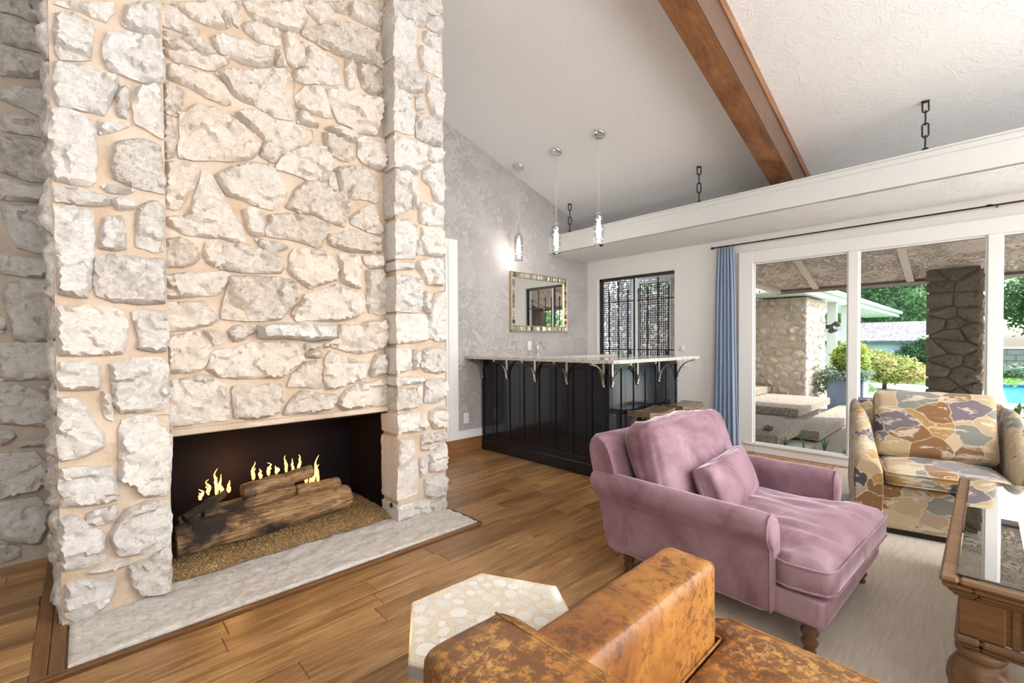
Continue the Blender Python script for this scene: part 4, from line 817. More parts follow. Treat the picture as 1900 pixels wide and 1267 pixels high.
def curtain():
    T = thing('blue_curtain', 'slate blue pleated curtain beside the picture window', 'curtain', (5.40, 2.095, 0)); mb = MB(); n, m = 90, 30
    for j in range(m+1):
        v = j/m; z = .03+2.30*v; w = .115-.0*v-.012*math.sin(v*PI)-.03*v**6+.03*(1-v)
        for i in range(n+1):
            u = i/n; amp = .020+.012*(1-v); ph = u*2*PI*5.5; mb.v.append((amp*math.sin(ph)+.008*noise.noise(Vector((u*9, v*2, 3))), -w+2*w*u+.006*math.sin(ph*2+v*2), z))
    for j in range(m):
        for i in range(n): a = j*(n+1)+i; mb.f.append((a, a+1, a+n+2, a+n+1)); mb.sm.append(True)
    mm, t, b = mat('slate_blue_cloth'); setc(t, b, (.30, .38, .52), .8); b.inputs['Sheen Weight'].default_value = .3; bump(t, b, noise_n(t, coords(t, (200, 200, 60)), 2, 2), .1, .003)
    o = mb.build('drape', mm, T); s = o.modifiers.new('thickness', 'SOLIDIFY'); s.thickness = .003
    for k in range(6): MB().tube([(.012*math.cos(a), 0, .012*math.sin(a)) for a in [2*PI*i/14 for i in range(14)]], .0018, 5, closed=True).xform(Matrix.Translation((0, -.085+.034*k, 2.345))).build('ring', M_bronze, T)
curtain()
# ---------------------------------------------------------------- upholstery tools
def rbox(hx, hy, hz, r, n=14, puff=(0, 0, 0), wr=0, seed=0, crown=None):
    """rounded, puffed cushion centred on the origin"""
    key = {}; vs = []; fs = []
    def P(a):
        q = [a[0]*hx, a[1]*hy, a[2]*hz]; c = [max(-h+r, min(h-r, x)) for x, h in zip(q, (hx, hy, hz))]; d = Vector((q[0]-c[0], q[1]-c[1], q[2]-c[2]))
        p = Vector(c)+(d.normalized()*r if d.length > 1e-9 else d)
        bx, by, bz = 1-a[0]**2, 1-a[1]**2, 1-a[2]**2
        p.x += math.copysign(1, a[0])*puff[0]*by*bz*abs(a[0])**2; p.y += math.copysign(1, a[1])*puff[1]*(bx*bz)**.6*abs(a[1])**2; p.z += math.copysign(1, a[2])*puff[2]*(bx*by)**.6*abs(a[2])**2
        if wr: 
            k = noise.noise(Vector((p.x*9+seed, p.y*9, p.z*3)))+.6*noise.noise(Vector((p.x*22+seed, p.y*22, p.z*6))); p += p.normalized()*wr*k
        return p
    def V(a):
        k = tuple(round(x, 5) for x in a)
        if k not in key: key[k] = len(vs); vs.append(P(a))
        return key[k]
    for ax in range(3):
        for s in (-1, 1):
            for i in range(n):
                for j in range(n):
                    q = []
                    for (u, v) in ((i, j), (i+1, j), (i+1, j+1), (i, j+1)):
                        a = [0, 0, 0]; a[ax] = s; a[(ax+1) % 3] = math.sin((-1+2*u/n)*PI/2)*.5+(-1+2*u/n)*.5; a[(ax+2) % 3] = math.sin((-1+2*v/n)*PI/2)*.5+(-1+2*v/n)*.5; q.append(V(a))
                    fs.append(tuple(q if s > 0 else q[::-1]))
    return vs, fs
def cushion(name, mt, parent, loc, rot, *a, **k):
    vs, fs = rbox(*a, **k); mb = MB().add(vs, fs, True); mb.xform(Matrix.Translation(loc) @ Matrix.Rotation(rot[2], 4, 'Z') @ Matrix.Rotation(rot[0], 4, 'X') @ Matrix.Rotation(rot[1], 4, 'Y')); return mb.build(name, mt, parent)
def slab(name, mt, parent, outline, z0, z1, r, crown, sp=.03, wr=0, seed=0):
    """seat cushion over any outline: rounded edges and a crowned top"""
    n = len(outline); B = []
    for i in range(n):
        ax, ay = outline[i]; bx, by = outline[(i+1) % n]; L = math.hypot(bx-ax, by-ay); m = max(1, round(L/sp))
        for j in range(m): B.append((ax+(bx-ax)*j/m, ay+(by-ay)*j/m))
    b = len(B); P = [Vector(p) for p in B]; xs = [p[0] for p in B]; ys = [p[1] for p in B]
    y = min(ys)+sp/2
    while y < max(ys):
        x = min(xs)+sp/2
        while x < max(xs):
            if inside(x, y, B) and seg_dist(x, y, B) > .3*sp: P.append(Vector((x, y)))
            x += sp
        y += sp
    vo, _, fo, _, _, _ = delaunay_2d_cdt(P, [(i, (i+1) % b) for i in range(b)], [], 1, 1e-6)
    vs = []
    cx, cy = sum(xs)/b, sum(ys)/b
    for s in (1, 0):
        for i, p in enumerate(vo):
            d = seg_dist(p.x, p.y, B) if i >= b else 0; e = r-math.sqrt(max(0, r*r-(r-min(d, r))**2)) if d < r else 0
            if s: z = z1-e+crown*(1-math.exp(-d/.11))+(wr*noise.noise(Vector((p.x*14+seed, p.y*5, 0))) if d > .02 else 0)
            else: z = z0+e
            vs.append((p.x, p.y, z))
    M_ = len(vo); fs = [tuple(q) for q in fo]+[tuple(M_+i for i in q[::-1]) for q in fo]+[(i, (i+1) % b, M_+(i+1) % b, M_+i) for i in range(b)]
    mid = []
    o = MB().add(vs, fs, True).build(name, mt, parent); return o, B
def piping(mt, parent, pts, r=.0045, closed=True): return MB().tube(pts, r, 6, closed=closed).build('piping', mt, parent)
def sweep(prof, stations, mapf, caps=True):
    """prof: closed profile (a,b); stations: list of t; mapf(a,b,t)->xyz"""
    mb = MB(); n = len(prof); vs = [mapf(a, b, t) for t in stations for a, b in prof]; fs = []
    for i in range(len(stations)-1):
        for k in range(n): fs.append((i*n+k, i*n+(k+1) % n, (i+1)*n+(k+1) % n, (i+1)*n+k))
    mb.add(vs, fs, True)
    if caps:
        mb.add([vs[k] for k in range(n)], [tuple(range(n))[::-1]]); mb.add([vs[-n+k] for k in range(n)], [tuple(range(n))])
    return mb
def dense(poly, m=3):
    """Catmull-Rom smooth closed profile"""
    out = []; n = len(poly)
    for i in range(n):
        p0, p1, p2, p3 = (Vector(poly[(i+k-1) % n]) for k in range(4))
        for j in range(m):
            t = j/m; out.append(tuple(.5*((2*p1)+(-p0+p2)*t+(2*p0-5*p1+4*p2-p3)*t*t+(-p0+3*p1-3*p2+p3)*t**3)))
    return out
# ---------------------------------------------------------------- mauve velvet chaise
def chaise():
    T = thing('velvet_chaise', 'mauve velvet chaise armchair with rolled arms and turned legs', 'armchair', (2.50, .88, .0), math.radians(-2.5))
    V_ = M_velvet
    b = MB(); vs, fs = rbox(.478, .49, .058, .02, 12); b.add(vs, fs, True).xform(Matrix.Translation((0, 0, .208))); b.build('base', V_, T)
    arm = dense([(.462, .152), (.484, .155), (.488, .30), (.492, .40), (.514, .432), (.530, .468), (.526, .508), (.505, .537), (.470, .547), (.435, .535), (.412, .505), (.405, .46), (.402, .38), (.40, .25), (.405, .16)], 3)
    for s in (-1, 1):
        st = [-.300, -.295, -.27, -.2, -.1, 0, .1, .2, .3, .4, .46, .49, .502]
        def mp(a, c, t, s=s):
            k = 1
            if t > .45: k = 1-.05*((t-.45)/.052)**2
            if t < -.28: k = 1-.05*((-.28-t)/.02)
            fl = max(0, min(1, (t-.15)/.35))**1.5*.13*max(0, c-.15)/.40
            ca, cc = .46, .35; q = .004*noise.noise(Vector((t*8, a*9, c*9))); return (s*(ca+(a-ca)*k+q), t+fl*.75, cc+(c-cc)*k+q)
        A = sweep(arm, st, mp).build('arm', V_, T)
        cap = [(a, c) for a, c in arm if c > .20]; cx, cc = .462, .42
        fr = MB(); n = len(arm)
        prof = [(.5*(a+cx)+.5*(a-cx)*.92+0*cx, c) for a, c in arm]
        ring = [(s*(cx+(a-cx)*.93), -.3, .37+(c-.37)*.955) for a, c in arm]; ring2 = [(s*(cx+(a-cx)*.86), -.314, .37+(c-.37)*.92) for a, c in arm]; ring3 = [(s*(cx+(a-cx)*.45), -.320, .37+(c-.37)*.75) for a, c in arm]
        vs = ring+ring2+ring3; fs = []
        for k in range(n):
            for l in (0, 1): fs.append((l*n+k, l*n+(k+1) % n, (l+1)*n+(k+1) % n, (l+1)*n+k))
        fs.append(tuple(2*n+k for k in range(n))); fr.add(vs, fs, True); fr.build('arm_front', V_, T)
        piping(V_, A, [(s*(cx+(a-cx)*.965), -.303, .37+(c-.37)*.975) for a, c in arm])
    back = dense([(.495, .152), (.505, .40), (.512, .60), (.505, .69), (.48, .735), (.44, .752), (.40, .735), (.375, .69), (.362, .60), (.352, .40), (.35, .18)], 3)
    st = [-.487, -.482, -.46, -.3, -.15, 0, .15, .3, .46, .482, .487]
    def mb_(a, c, t):
        k = 1-.06*max(0, (abs(t)-.46)/.027)**2; return (t, .43+(a-.43)*k+.135*max(0, c-.15)/.6, .44+(c-.45)*k+.006*noise.noise(Vector((t*5, a, c))))
    Bk = sweep(back, st, mb_).build('backrest', V_, T)
    for s in (-1, 1): piping(V_, Bk, [(s*.484, .43+(a-.43)*.92+.135*max(0, c-.15)/.6, .44+(c-.45)*.93) for a, c in back])
    out = [(-.398, .36), (-.398, -.292), (-.470, -.322), (-.486, -.36), (-.474, -.45), (-.455, -.495), (-.40, -.515), (.40, -.525), (.455, -.51), (.478, -.46), (.486, -.36), (.470, -.322), (.398, -.292), (.398, .36)]
    o, Bd = slab('seat_cushion', V_, T, out, .268, .385, .022, .045, .026, .016, 3)
    piping(V_, o, [(x, y, .372) for x, y in Bd], .005); piping(V_, o, [(x, y, .283) for x, y in Bd], .005)
    cushion('back_cushion', V_, T, (-.01, .315, .595), (math.radians(-17), 0, 0), .415, .085, .215, .045, 24, (.0, .045, .03), .021, 5)
    cushion('lumbar_cushion', V_, T, (.02, .085, .505), (math.radians(-22), math.radians(-3), math.radians(3)), .27, .042, .13, .028, 18, (-.02, .05, -.012), .009, 9)
    prof = [(.012, 0), (.022, .006), (.024, .018), (.017, .032), (.028, .046), (.030, .058), (.020, .074), (.031, .088), (.033, .100), (.023, .116), (.034, .132), (.035, .152)]
    for x, y in ((-.405, -.42), (.405, -.42), (-.405, .42), (.405, .42)): MB().lathe(prof, x, y, 18).build('leg', M_turned, T)
chaise()
# ---------------------------------------------------------------- patchwork armchair
def armchair():
    T = thing('patchwork_armchair', 'patchwork print armchair by the window in tan, brown and plum', 'armchair', (3.66, .60, .008), math.radians(-78.5)); P_ = M_patch
    vs, fs = rbox(.445, .42, .145, .025, 12); MB().add(vs, fs, True).xform(Matrix.Translation((.45, .445, .18))).build('base', P_, T)
    MB().box(.05, .85, .06, .84, .0, .036).build('plinth', M_iron, T)
    # arms rise in one curve from the seat front to the back
    for s in (-1, 1):
        def mp(a, c, t, s=s):
            h = .50+.275*(1-math.cos(min(1, max(0, t)/.58)*PI))/2; w = .155-.05*max(0, t/.6)
            x = (.002+w*a) if s < 0 else (.898-w*a); lean = 0.0; z = .04+(h-.04)*c; k = 0
            return (x, t, z)
        prof = dense([(0, .01), (0, .4), (0.0, .8), (.10, .95), (.45, 1.0), (.82, .94), (1.0, .78), (1.02, .5), (1, .2), (1, .01)], 3)
        st = [.0, .012, .05, .12, .2, .3, .4, .5, .6, .7, .80, .86, .872]
        def m2(a, c, t, s=s, mp=mp):
            k = 1-(.16*(1-t/.03)**2 if t < .03 else 0)-(.10 if t > .865 else 0); x, y, z = mp(a, c, t); mx, _, mz = mp(.5, .5, t); return (mx+(x-mx)*k, y, mz+(z-mz)*k)
        sweep(prof, st, m2).build('arm', P_, T)
    back = dense([(.86, .05), (.885, .4), (.90, .68), (.88, .77), (.82, .79), (.76, .76), (.73, .66), (.70, .4), (.69, .1)], 3)
    sweep(back, [.06, .08, .2, .4, .6, .76, .83, .85], lambda a, c, t: (t, a, c)).build('backrest', P_, T)
    o, Bd = slab('seat_cushion', P_, T, [(.165, .02), (.20, -.012), (.70, -.012), (.735, .02), (.735, .66), (.165, .66)], .325, .415, .022, .035, .03, .004, 5); piping(P_, o, [(x, y, .335) for x, y in Bd]); piping(P_, o, [(x, y, .405) for x, y in Bd])
    c = cushion('back_cushion', P_, T, (.445, .50, .645), (math.radians(-15), 0, 0), .31, .08, .225, .035, 18, (.0, .03, .01), .006, 2)
armchair()
# ---------------------------------------------------------------- leather sofa
def sofa():
    T = thing('leather_sofa', 'distressed tan leather sofa with square arm in the foreground', 'sofa', (0, 0, 0)); L_ = M_leather
    def blk(name, x0, x1, y0, y1, z0, z1, r, puff=(0, 0, 0), wr=0, n=14, seed=0, mt=None):
        vs, fs = rbox((x1-x0)/2, (y1-y0)/2, (z1-z0)/2, r, n, puff, wr, seed); return MB().add(vs, fs, True).xform(Matrix.Translation(((x0+x1)/2, (y0+y1)/2, (z0+z1)/2))).build(name, mt or L_, T)
    blk('base', .36, 1.36, -1.35, .66, .07, .285, .02)
    a = blk('arm', .50, 1.312, .528, .682, .075, .622, .022, (.004, .006, .006), .002, 16)
    MB().tube([(.60, .541, .617), (.9, .541, .619), (1.27, .541, .618), (1.298, .548, .614), (1.303, .556, .60)], .0035, 6).build('seam', L_, a)
    MB().tube([(.60, .670, .618), (.9, .670, .620), (1.27, .670, .619), (1.300, .662, .615)], .003, 6).build('seam', L_, a)
    o, Bd = slab('seat_cushion', M_leather2, T, [(.60, -.62), (1.425, -.62), (1.43, .545), (1.40, .582), (1.33, .585), (1.318, .52), (.60, .52)], .285, .405, .03, .03, .03, .006, 4)
    piping(L_, o, [(x, y, .395) for x, y in Bd], .004)
    o, Bd = slab('seat_cushion', L_, T, [(.60, -1.34), (1.425, -1.34), (1.425, -.63), (.60, -.63)], .285, .405, .03, .03, .04, .006, 7)
    bk = blk('backrest', .395, .592, -1.35, .652, .075, .742, .03, (0, .0, .008), .003, 22, 0, M_leather2)
    MB().tube([(.553+.004*math.sin(y*15), y, .746+.002*math.sin(y*9)) for y in [.63-.05*k for k in range(38)]], .0022, 6).build('seam', L_, bk)
    cushion('back_cushion', L_, T, (.655, .02, .46), (0, math.radians(-6), 0), .06, .455, .12, .06, 18, (.03, 0, .02), .008, 6)
    cushion('back_cushion', L_, T, (.655, -.90, .46), (0, math.radians(-6), 0), .06, .445, .12, .06, 14, (.03, 0, .02), .008, 8)
    for x, y in ((.42, .60), (1.28, .60), (.42, -1.28), (1.28, -1.28)): MB().lathe([(.02, 0), (.026, .07), (.027, .08)], x, y, 14).build('leg', M_turned, T)
sofa()
# ---------------------------------------------------------------- hexagonal terrazzo table
def hexa():
    R0 = .284; side = .2865; zt = .40
    # corner A at back left, edges turn by sixty degrees
    P0 = Vector((.616, 1.057)); ang = math.radians(57.2); pts = [P0]; 
    for k in range(5): pts.append(pts[-1]+Vector((math.cos(ang), math.sin(ang)))*side); ang -= PI/3
    c = sum(pts, Vector((0, 0)))/6; loc = [(p-c) for p in pts]
    T = thing('terrazzo_table', 'hexagonal side table with cream pebble terrazzo top', 'table', (c.x, c.y, 0))
    m, t, b = mat('terrazzo_binder'); v = coords(t); n = noise_n(t, v, 190, 3, .7); setc(t, b, ramp(t, n, [(.38, (.58, .46, .30)), (.5, (.70, .60, .45)), (.62, (.80, .74, .63))]), .12)
    mb = MB(); r = .012; ins = lambda q: [tuple(p*(1-q/side)) for p in loc]
    L0, L1 = ins(0), ins(.004)
    vs = [(x, y, zt-.04) for x, y in L0]+[(x, y, zt-.005) for x, y in L0]+[(x, y, zt-.0) for x, y in ins(.006)]; fs = [tuple(range(6))[::-1]]+[(6*l+i, 6*l+(i+1) % 6, 6*l+6+(i+1) % 6, 6*l+6+i) for l in (0, 1) for i in range(6)]+[tuple(range(12, 18))]
    top = mb.add(vs, fs).build('tabletop', m, T)
    ms, t, b = mat('terrazzo_chip'); oi = N(t, 'ObjectInfo'); v = coords(t, rnd=True); nn = noise_n(t, v, 24, 4); cc = ramp(t, oi.outputs['Random'], [(0, (.78, .74, .67)), (.4, (.70, .64, .56)), (.7, (.82, .79, .74)), (1, (.62, .58, .53))]); setc(t, b, mix(t, .25, cc, nn, 'OVERLAY'), .10)
    rng = random.Random(2); hexp = [tuple(p*.97) for p in loc]; pts = []; tries = 0
    while tries < 14000:
        tries += 1; x, y = rng.uniform(-.29, .29), rng.uniform(-.29, .29); s = rng.uniform(.014, .030)
        if not inside(x, y, hexp) or seg_dist(x, y, hexp) < s*.8: continue
        if any(math.hypot(x-a, y-b_) < (s+q)*.95 for a, b_, q in pts): continue
        pts.append((x, y, s))
    for i, (x, y, s) in enumerate(pts):
        a0 = rng.random()*PI; el = rng.uniform(.68, .98); k = 10; ring = []
        for j in range(k):
            a = 2*PI*j/k; q = s*(1+.16*noise.noise(Vector((math.cos(a)*1.2+i, math.sin(a)*1.2, i*.37)))); px, py = q*math.cos(a), q*el*math.sin(a); ring.append((px*math.cos(a0)-py*math.sin(a0), px*math.sin(a0)+py*math.cos(a0)))
        me = MB().prism(ring, -.001, .0006).mesh('stone_chip', ms); o = bpy.data.objects.new('stone_chip', me); link(o, top); o.location = (x, y, zt)
    mm = plain('terrazzo_edge', (.52, .52, .50), .6, 0, .4, .3, 60)
    MB().prism([tuple(p*1.001) for p in loc], zt-.040, zt-.0401+.030).build('rough_edge', mm, T)
    MB().prism([tuple(p*.5) for p in loc], .03, zt-.04).build('pedestal', mm, T); MB().prism([tuple(p*.7) for p in loc], .0, .03).build('foot', mm, T)
hexa()
# ---------------------------------------------------------------- carved coffee table
def coffee():
    T = thing('carved_coffee_table', 'carved brown wooden coffee table with inset glass top', 'table', (1.965, .101, .014), 0); Lx, Ly = 1.50, 1.0; zt = .492; W_ = M_table
    def frame(mb, ins, w, z0, z1, bev): 
        mb.box(ins, Lx-ins, -ins-w, -ins, z0, z1, bev).box(ins, Lx-ins, -Ly+ins, -Ly+ins+w, z0, z1, bev).box(ins, ins+w, -Ly+ins+w, -ins-w, z0, z1, bev).box(Lx-ins-w, Lx-ins, -Ly+ins+w, -ins-w, z0, z1, bev); return mb
    frame(MB(), .0, .046, zt-.022, zt-.004, .007).build('top_frame', W_, T)
    frame(MB(), .006, .07, zt-.038, zt-.0225, .006).build('top_moulding', W_, T)
    frame(MB(), .018, .07, zt-.054, zt-.0385, .007).build('top_moulding', W_, T)
    frame(MB(), .030, .05, zt-.066, zt-.0545, .005).build('top_moulding', W_, T)
    frame(MB(), .052, .03, .302, zt-.066, .003).build('apron', W_, T)
    frame(MB(), .034, .06, .276, .302, .009).build('lower_moulding', W_, T)
    frame(MB(), .044, .05, .262, .2755, .005).build('lower_moulding', W_, T)
    MB().box(.05, Lx-.05, -Ly+.05, -.05, .300, .306).build('reflection_panel', plain('pale_reflection', (.62, .60, .56), .4), T)  # added pale panel, imitates the bright reflection in the glass
    MB().box(.040, Lx-.040, -Ly+.040, -.040, zt-.003, zt+.005, .0035).build('glass_top', M_tglass, T)
    for x, y in ((.05, -.05), (Lx-.05, -.05), (.05, -Ly+.05), (Lx-.05, -Ly+.05)):
        sx = 1 if x < 1 else -1; sy = -1 if y > -.5 else 1; cx, cy = x+sx*.045, y+sy*.045
        MB().box(cx-.052, cx+.052, cy-.052, cy+.052, .303, zt-.067, .004).build('corner_block', W_, T)
        prof = [(.03, 0), (.045, .01), (.05, .03), (.035, .05), (.05, .075), (.068, .105), (.076, .14), (.074, .175), (.062, .205), (.048, .222), (.060, .235), (.062, .25), (.05, .262)]
        lg = MB(); n = 36; base = len(lg.v)
        for r, z in [(np.interp(q, [p[1] for p in prof], [p[0] for p in prof]), q) for q in np.linspace(0, .262, 44)]:
            for k in range(n):
                a = 2*PI*k/n; rr = r*(1+(.085*abs(math.sin(3*a+z*26)) if .06 < z < .225 else 0)); lg.v.append((cx+rr*math.cos(a), cy+rr*math.sin(a), z))
        for i in range(43):
            for k in range(n): lg.f.append((i*n+k, i*n+(k+1) % n, (i+1)*n+(k+1) % n, (i+1)*n+k)); lg.sm.append(True)
        lg.f += [tuple(range(n))[::-1], tuple(range(43*n, 44*n))]; lg.sm += [False, False]; lg.build('leg', W_, T)
    # carved panels on the short end facing the sofa
    def panel(y0, y1):
        x = .052; m = MB(); z0, z1 = .315, .425
        for a, b, c, d in ((y0, y1, z0, z0+.012), (y0, y1, z1-.012, z1), (y0, y0+.012, z0, z1), (y1-.012, y1, z0, z1)): m.box(x-.010, x+.002, a, b, c, d, .004)
        m.box(x-.004, x+.001, y0+.018, y1-.018, z0+.018, z1-.018, .002); P = m.build('carved_panel', W_, T)
        fl = MB(); cy, cz = (y0+y1)/2, (z0+z1)/2
        for k in range(7):
            a = 2*PI*k/7; r = .017 if k < 7 else 0; vs, fs = rbox(.005, .010, .010, .0049, 6); fl.add(vs, fs, True); fl.xform(Matrix.Translation((x-.006, cy+.019*math.cos(a), cz+.019*math.sin(a))), len(fl.v)-len(vs))
        vs, fs = rbox(.007, .009, .009, .0069, 6); fl.add(vs, fs, True); fl.xform(Matrix.Translation((x-.007, cy, cz)), len(fl.v)-len(vs)); fl.build('carved_flower', W_, P)
    MB().box(.046, .054, -.178, -.158, .303, .434, .003).build('stile', W_, T); panel(-.34, -.185); MB().box(.046, .054, -.372, -.35, .303, .434, .003).build('stile', W_, T); panel(-.55, -.385); MB().box(.046, .054, -.58, -.56, .303, .434, .003).build('stile', W_, T); panel(-.76, -.6)
coffee()
# ---------------------------------------------------------------- outside
def leafmat(name, a, b_, c_, sc=2.5):
    m, t, b = mat(name); v = coords(t); n = noise_n(t, v, sc, 4, .6); n2 = noise_n(t, v, sc*9, 2)
    setc(t, b, mix(t, .35, ramp(t, n, [(.32, a), (.5, b_), (.68, c_)]), n2, 'OVERLAY'), .55); b.inputs['Subsurface Weight'].default_value = 0
    tr = N(t, 'BsdfTranslucent'); tr.inputs[0].default_value = (*b_, 1); mx = N(t, 'MixShader'); mx.inputs[0].default_value = .3
    out = [x for x in t.nodes if x.type == 'OUTPUT_MATERIAL'][0]; t.links.new(b.outputs[0], mx.inputs[1]); t.links.new(tr.outputs[0], mx.inputs[2]); t.links.new(mx.outputs[0], out.inputs[0]); return m
def leaves(name, mt, parent, blobs, n, size, seed, flat=.5, shell=.6, kind='stuff'):
    rng = np.random.default_rng(seed); vol = np.array([b[3]*b[4]*b[5] for b in blobs])**.7; pk = rng.choice(len(blobs), n, p=vol/vol.sum()); B = np.array(blobs)[pk]
    d = rng.normal(size=(n, 3)); d /= np.linalg.norm(d, axis=1)[:, None]; r = shell+(1-shell)*rng.random(n)**.6; cpos = B[:, :3]+d*B[:, 3:6]*r[:, None]*(1+.12*rng.normal(size=n))[:, None]
    nrm = d*.6+rng.normal(size=(n, 3))*.6; nrm[:, 2] += flat; nrm /= np.linalg.norm(nrm, axis=1)[:, None]
    a = np.cross(nrm, rng.normal(size=(n, 3))); a /= np.linalg.norm(a, axis=1)[:, None]; b = np.cross(nrm, a); s = size*(.6+.8*rng.random(n))[:, None]
    V = np.stack([cpos-a*s, cpos-b*s*.45, cpos+a*s, cpos+b*s*.45], 1).reshape(-1, 3)
    me = bpy.data.meshes.new(name); me.vertices.add(4*n); me.vertices.foreach_set('co', V.ravel()); me.loops.add(4*n); me.loops.foreach_set('vertex_index', np.arange(4*n)); me.polygons.add(n)
    me.polygons.foreach_set('loop_start', np.arange(n)*4); me.polygons.foreach_set('loop_total', np.full(n, 4)); me.update(); me.validate(); me.materials.append(mt); o = bpy.data.objects.new(name, me); link(o, parent)
    if kind: o['kind'] = kind
    return o
M_bark2 = plain('tree_bark', (.12, .09, .065), .9, 0, .4, .6, 30)
L_deep = leafmat('leaf_deep_green', (.018, .06, .02), (.06, .16, .05), (.15, .30, .10)); L_mid = leafmat('leaf_mid_green', (.05, .13, .03), (.13, .30, .08), (.30, .50, .17))
L_lime = leafmat('leaf_yellow_green', (.10, .16, .025), (.27, .37, .06), (.45, .52, .14), 5); L_maple = leafmat('leaf_maple', (.12, .20, .04), (.33, .36, .10), (.55, .33, .16), 1.6); L_ivy = leafmat('leaf_grey_green', (.07, .13, .08), (.20, .30, .20), (.42, .50, .38), 6)
def concrete(name, a, b_, sc=120, bs=.5):
    m, t, b = mat(name); v = coords(t); n = noise_n(t, v, sc, 5, .75); setc(t, b, ramp(t, n, [(.35, a), (.6, b_)]), .9); bump(t, b, n, bs, .008); return m
M_aggr = concrete('exposed_aggregate', (.07, .05, .04), (.36, .30, .25), 55, .8); M_deck = concrete('pale_paving', (.40, .38, .35), (.52, .50, .47), 30, .1)
def ground():
    mb = MB().box(XW+.15, 13.4, -14, 14, -.2, -.03).box(13.4, 40, -.25, 14, -.2, -.03).box(19.2, 40, -14, -.25, -.2, -.03); o = mb.build('patio_paving', M_deck); struct(o)
    m, t, b = mat('lawn_green'); v = coords(t); n = noise_n(t, v, 3, 5); setc(t, b, ramp(t, n, [(.3, (.09, .22, .04)), (.7, (.22, .42, .09))]), .9)
    lw = MB().box(17.4, 40, -.2, 14, -.03, .0).box(20.2, 40, -14, -.2, -.03, .0); g = lw.build('lawn', m); struct(g)
    rng = np.random.default_rng(3); 
    leaves('grass', leafmat('grass_blades', (.09, .22, .04), (.18, .38, .08), (.30, .50, .14), 3), None, [(19.3, 1.6, .02, 1.9, 2.6, .03), (21, -1.5, .02, .8, 1.6, .03)], 4000, .06, 6, 0, .0); tag(bpy.data.objects['grass'], 'bright green mown grass beyond the paving and pool', 'grass')
    T = thing('swimming_pool', 'blue swimming pool behind the right window pane', 'pool', (16.3, -4, 0))
    MB().box(-2.9, 2.9, -7, 3.75, -1.5, -1.4).box(-2.9, -2.85, -7, 3.75, -1.4, -.05).box(2.85, 2.9, -7, 3.75, -1.4, -.05).box(-2.9, 2.9, 3.7, 3.75, -1.4, -.05).box(-2.9, 2.9, -7, -6.95, -1.4, -.05).build('pool_shell', plain('pool_plaster', (.10, .42, .62), .5), T)
    m, t, b = mat('pool_water'); setc(t, b, (.05, .36, .58), .04); b.inputs['Specular IOR Level'].default_value = .35; bump(t, b, noise_n(t, coords(t), 5, 3), .15, .03)
    MB().box(-2.84, 2.84, -6.94, 3.69, -.12, -.10).build('water', m, T); MB().box(-3.1, 3.1, 3.75, 4.05, -.06, -.015, .01).box(-3.15, -2.9, -7, 3.75, -.06, -.015, .01).box(2.9, 3.15, -7, 3.75, -.06, -.015, .01).build('coping', M_deck, T)
    MB().box(2.78, 2.845, -6.9, 3.68, -.10, -.02).build('waterline_tile', plain('blue_tile', (.03, .12, .35), .3), T)
ground()
def overhang():
    T = thing('patio_roof', 'taupe textured patio roof over the window with trim strips', 'roof', (0, 0, 0)); M_t = plaster('taupe_stucco', (.56, .465, .39), 1.0, 8, .04); M_tt = plain('taupe_trim', (.55, .47, .41), .6)
    P = [(XW+.16, -7), (8.27, -7), (8.27, 2.36), (7.15, 3.05), (XW+.16, 4.6)]; mb = MB(); n = len(P)
    mb.add([(x, y, CZ(x)) for x, y in P]+[(x, y, CZ(x)+.16) for x, y in P], [tuple(range(n))[::-1], tuple(range(n, 2*n))]+[(i, (i+1) % n, n+(i+1) % n, n+i) for i in range(n)]); mb.build('stucco_ceiling', M_t, T)
    for y in (1.83, .73, -.37, -1.47): MB().add(*slopebox(XW+.17, 8.20, y-.04, y+.04, .0, .03)).build('trim_strip', M_tt, T)
    MB().add(*slopebox(8.20, 8.30, -7, 2.40, -.14, .035)).build('eave_board', plain('dark_eave', (.12, .09, .07), .6), T)
    mb = MB(); a, b = Vector((8.25, 2.34)), Vector((7.15, 3.03)); d = (b-a).normalized(); q = Vector((-d.y, d.x))*.05
    pts = [a+q, b+q, b-q, a-q]; mb.add([(p.x, p.y, CZ(p.x)-.04) for p in pts]+[(p.x, p.y, CZ(p.x)+.02) for p in pts], [(3, 2, 1, 0), (4, 5, 6, 7), (0, 1, 5, 4), (1, 2, 6, 5), (2, 3, 7, 6), (3, 0, 4, 7)]).build('hip_board', M_tt, T)
overhang()
def pillar():
    T = thing('stone_pillar', 'dark stone pillar holding the patio roof behind the armchair', 'pillar', (0, 0, 0)); x0, x1, y0, y1 = 7.92, 8.48, .045, .545
    def h(x): return CZ(x)-.04
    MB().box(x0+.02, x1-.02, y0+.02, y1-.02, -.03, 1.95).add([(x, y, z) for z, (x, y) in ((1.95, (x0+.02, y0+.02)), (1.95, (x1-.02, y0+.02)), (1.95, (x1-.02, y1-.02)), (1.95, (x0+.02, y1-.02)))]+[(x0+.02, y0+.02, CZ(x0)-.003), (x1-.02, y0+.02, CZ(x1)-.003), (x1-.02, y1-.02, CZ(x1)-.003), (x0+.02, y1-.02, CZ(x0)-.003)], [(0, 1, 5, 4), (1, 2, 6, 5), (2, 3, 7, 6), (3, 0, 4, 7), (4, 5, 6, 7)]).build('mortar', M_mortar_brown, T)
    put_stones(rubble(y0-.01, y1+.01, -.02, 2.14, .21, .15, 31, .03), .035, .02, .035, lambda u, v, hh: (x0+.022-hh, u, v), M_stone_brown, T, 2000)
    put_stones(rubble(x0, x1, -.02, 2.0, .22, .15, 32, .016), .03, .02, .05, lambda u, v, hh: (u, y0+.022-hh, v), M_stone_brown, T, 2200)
pillar()
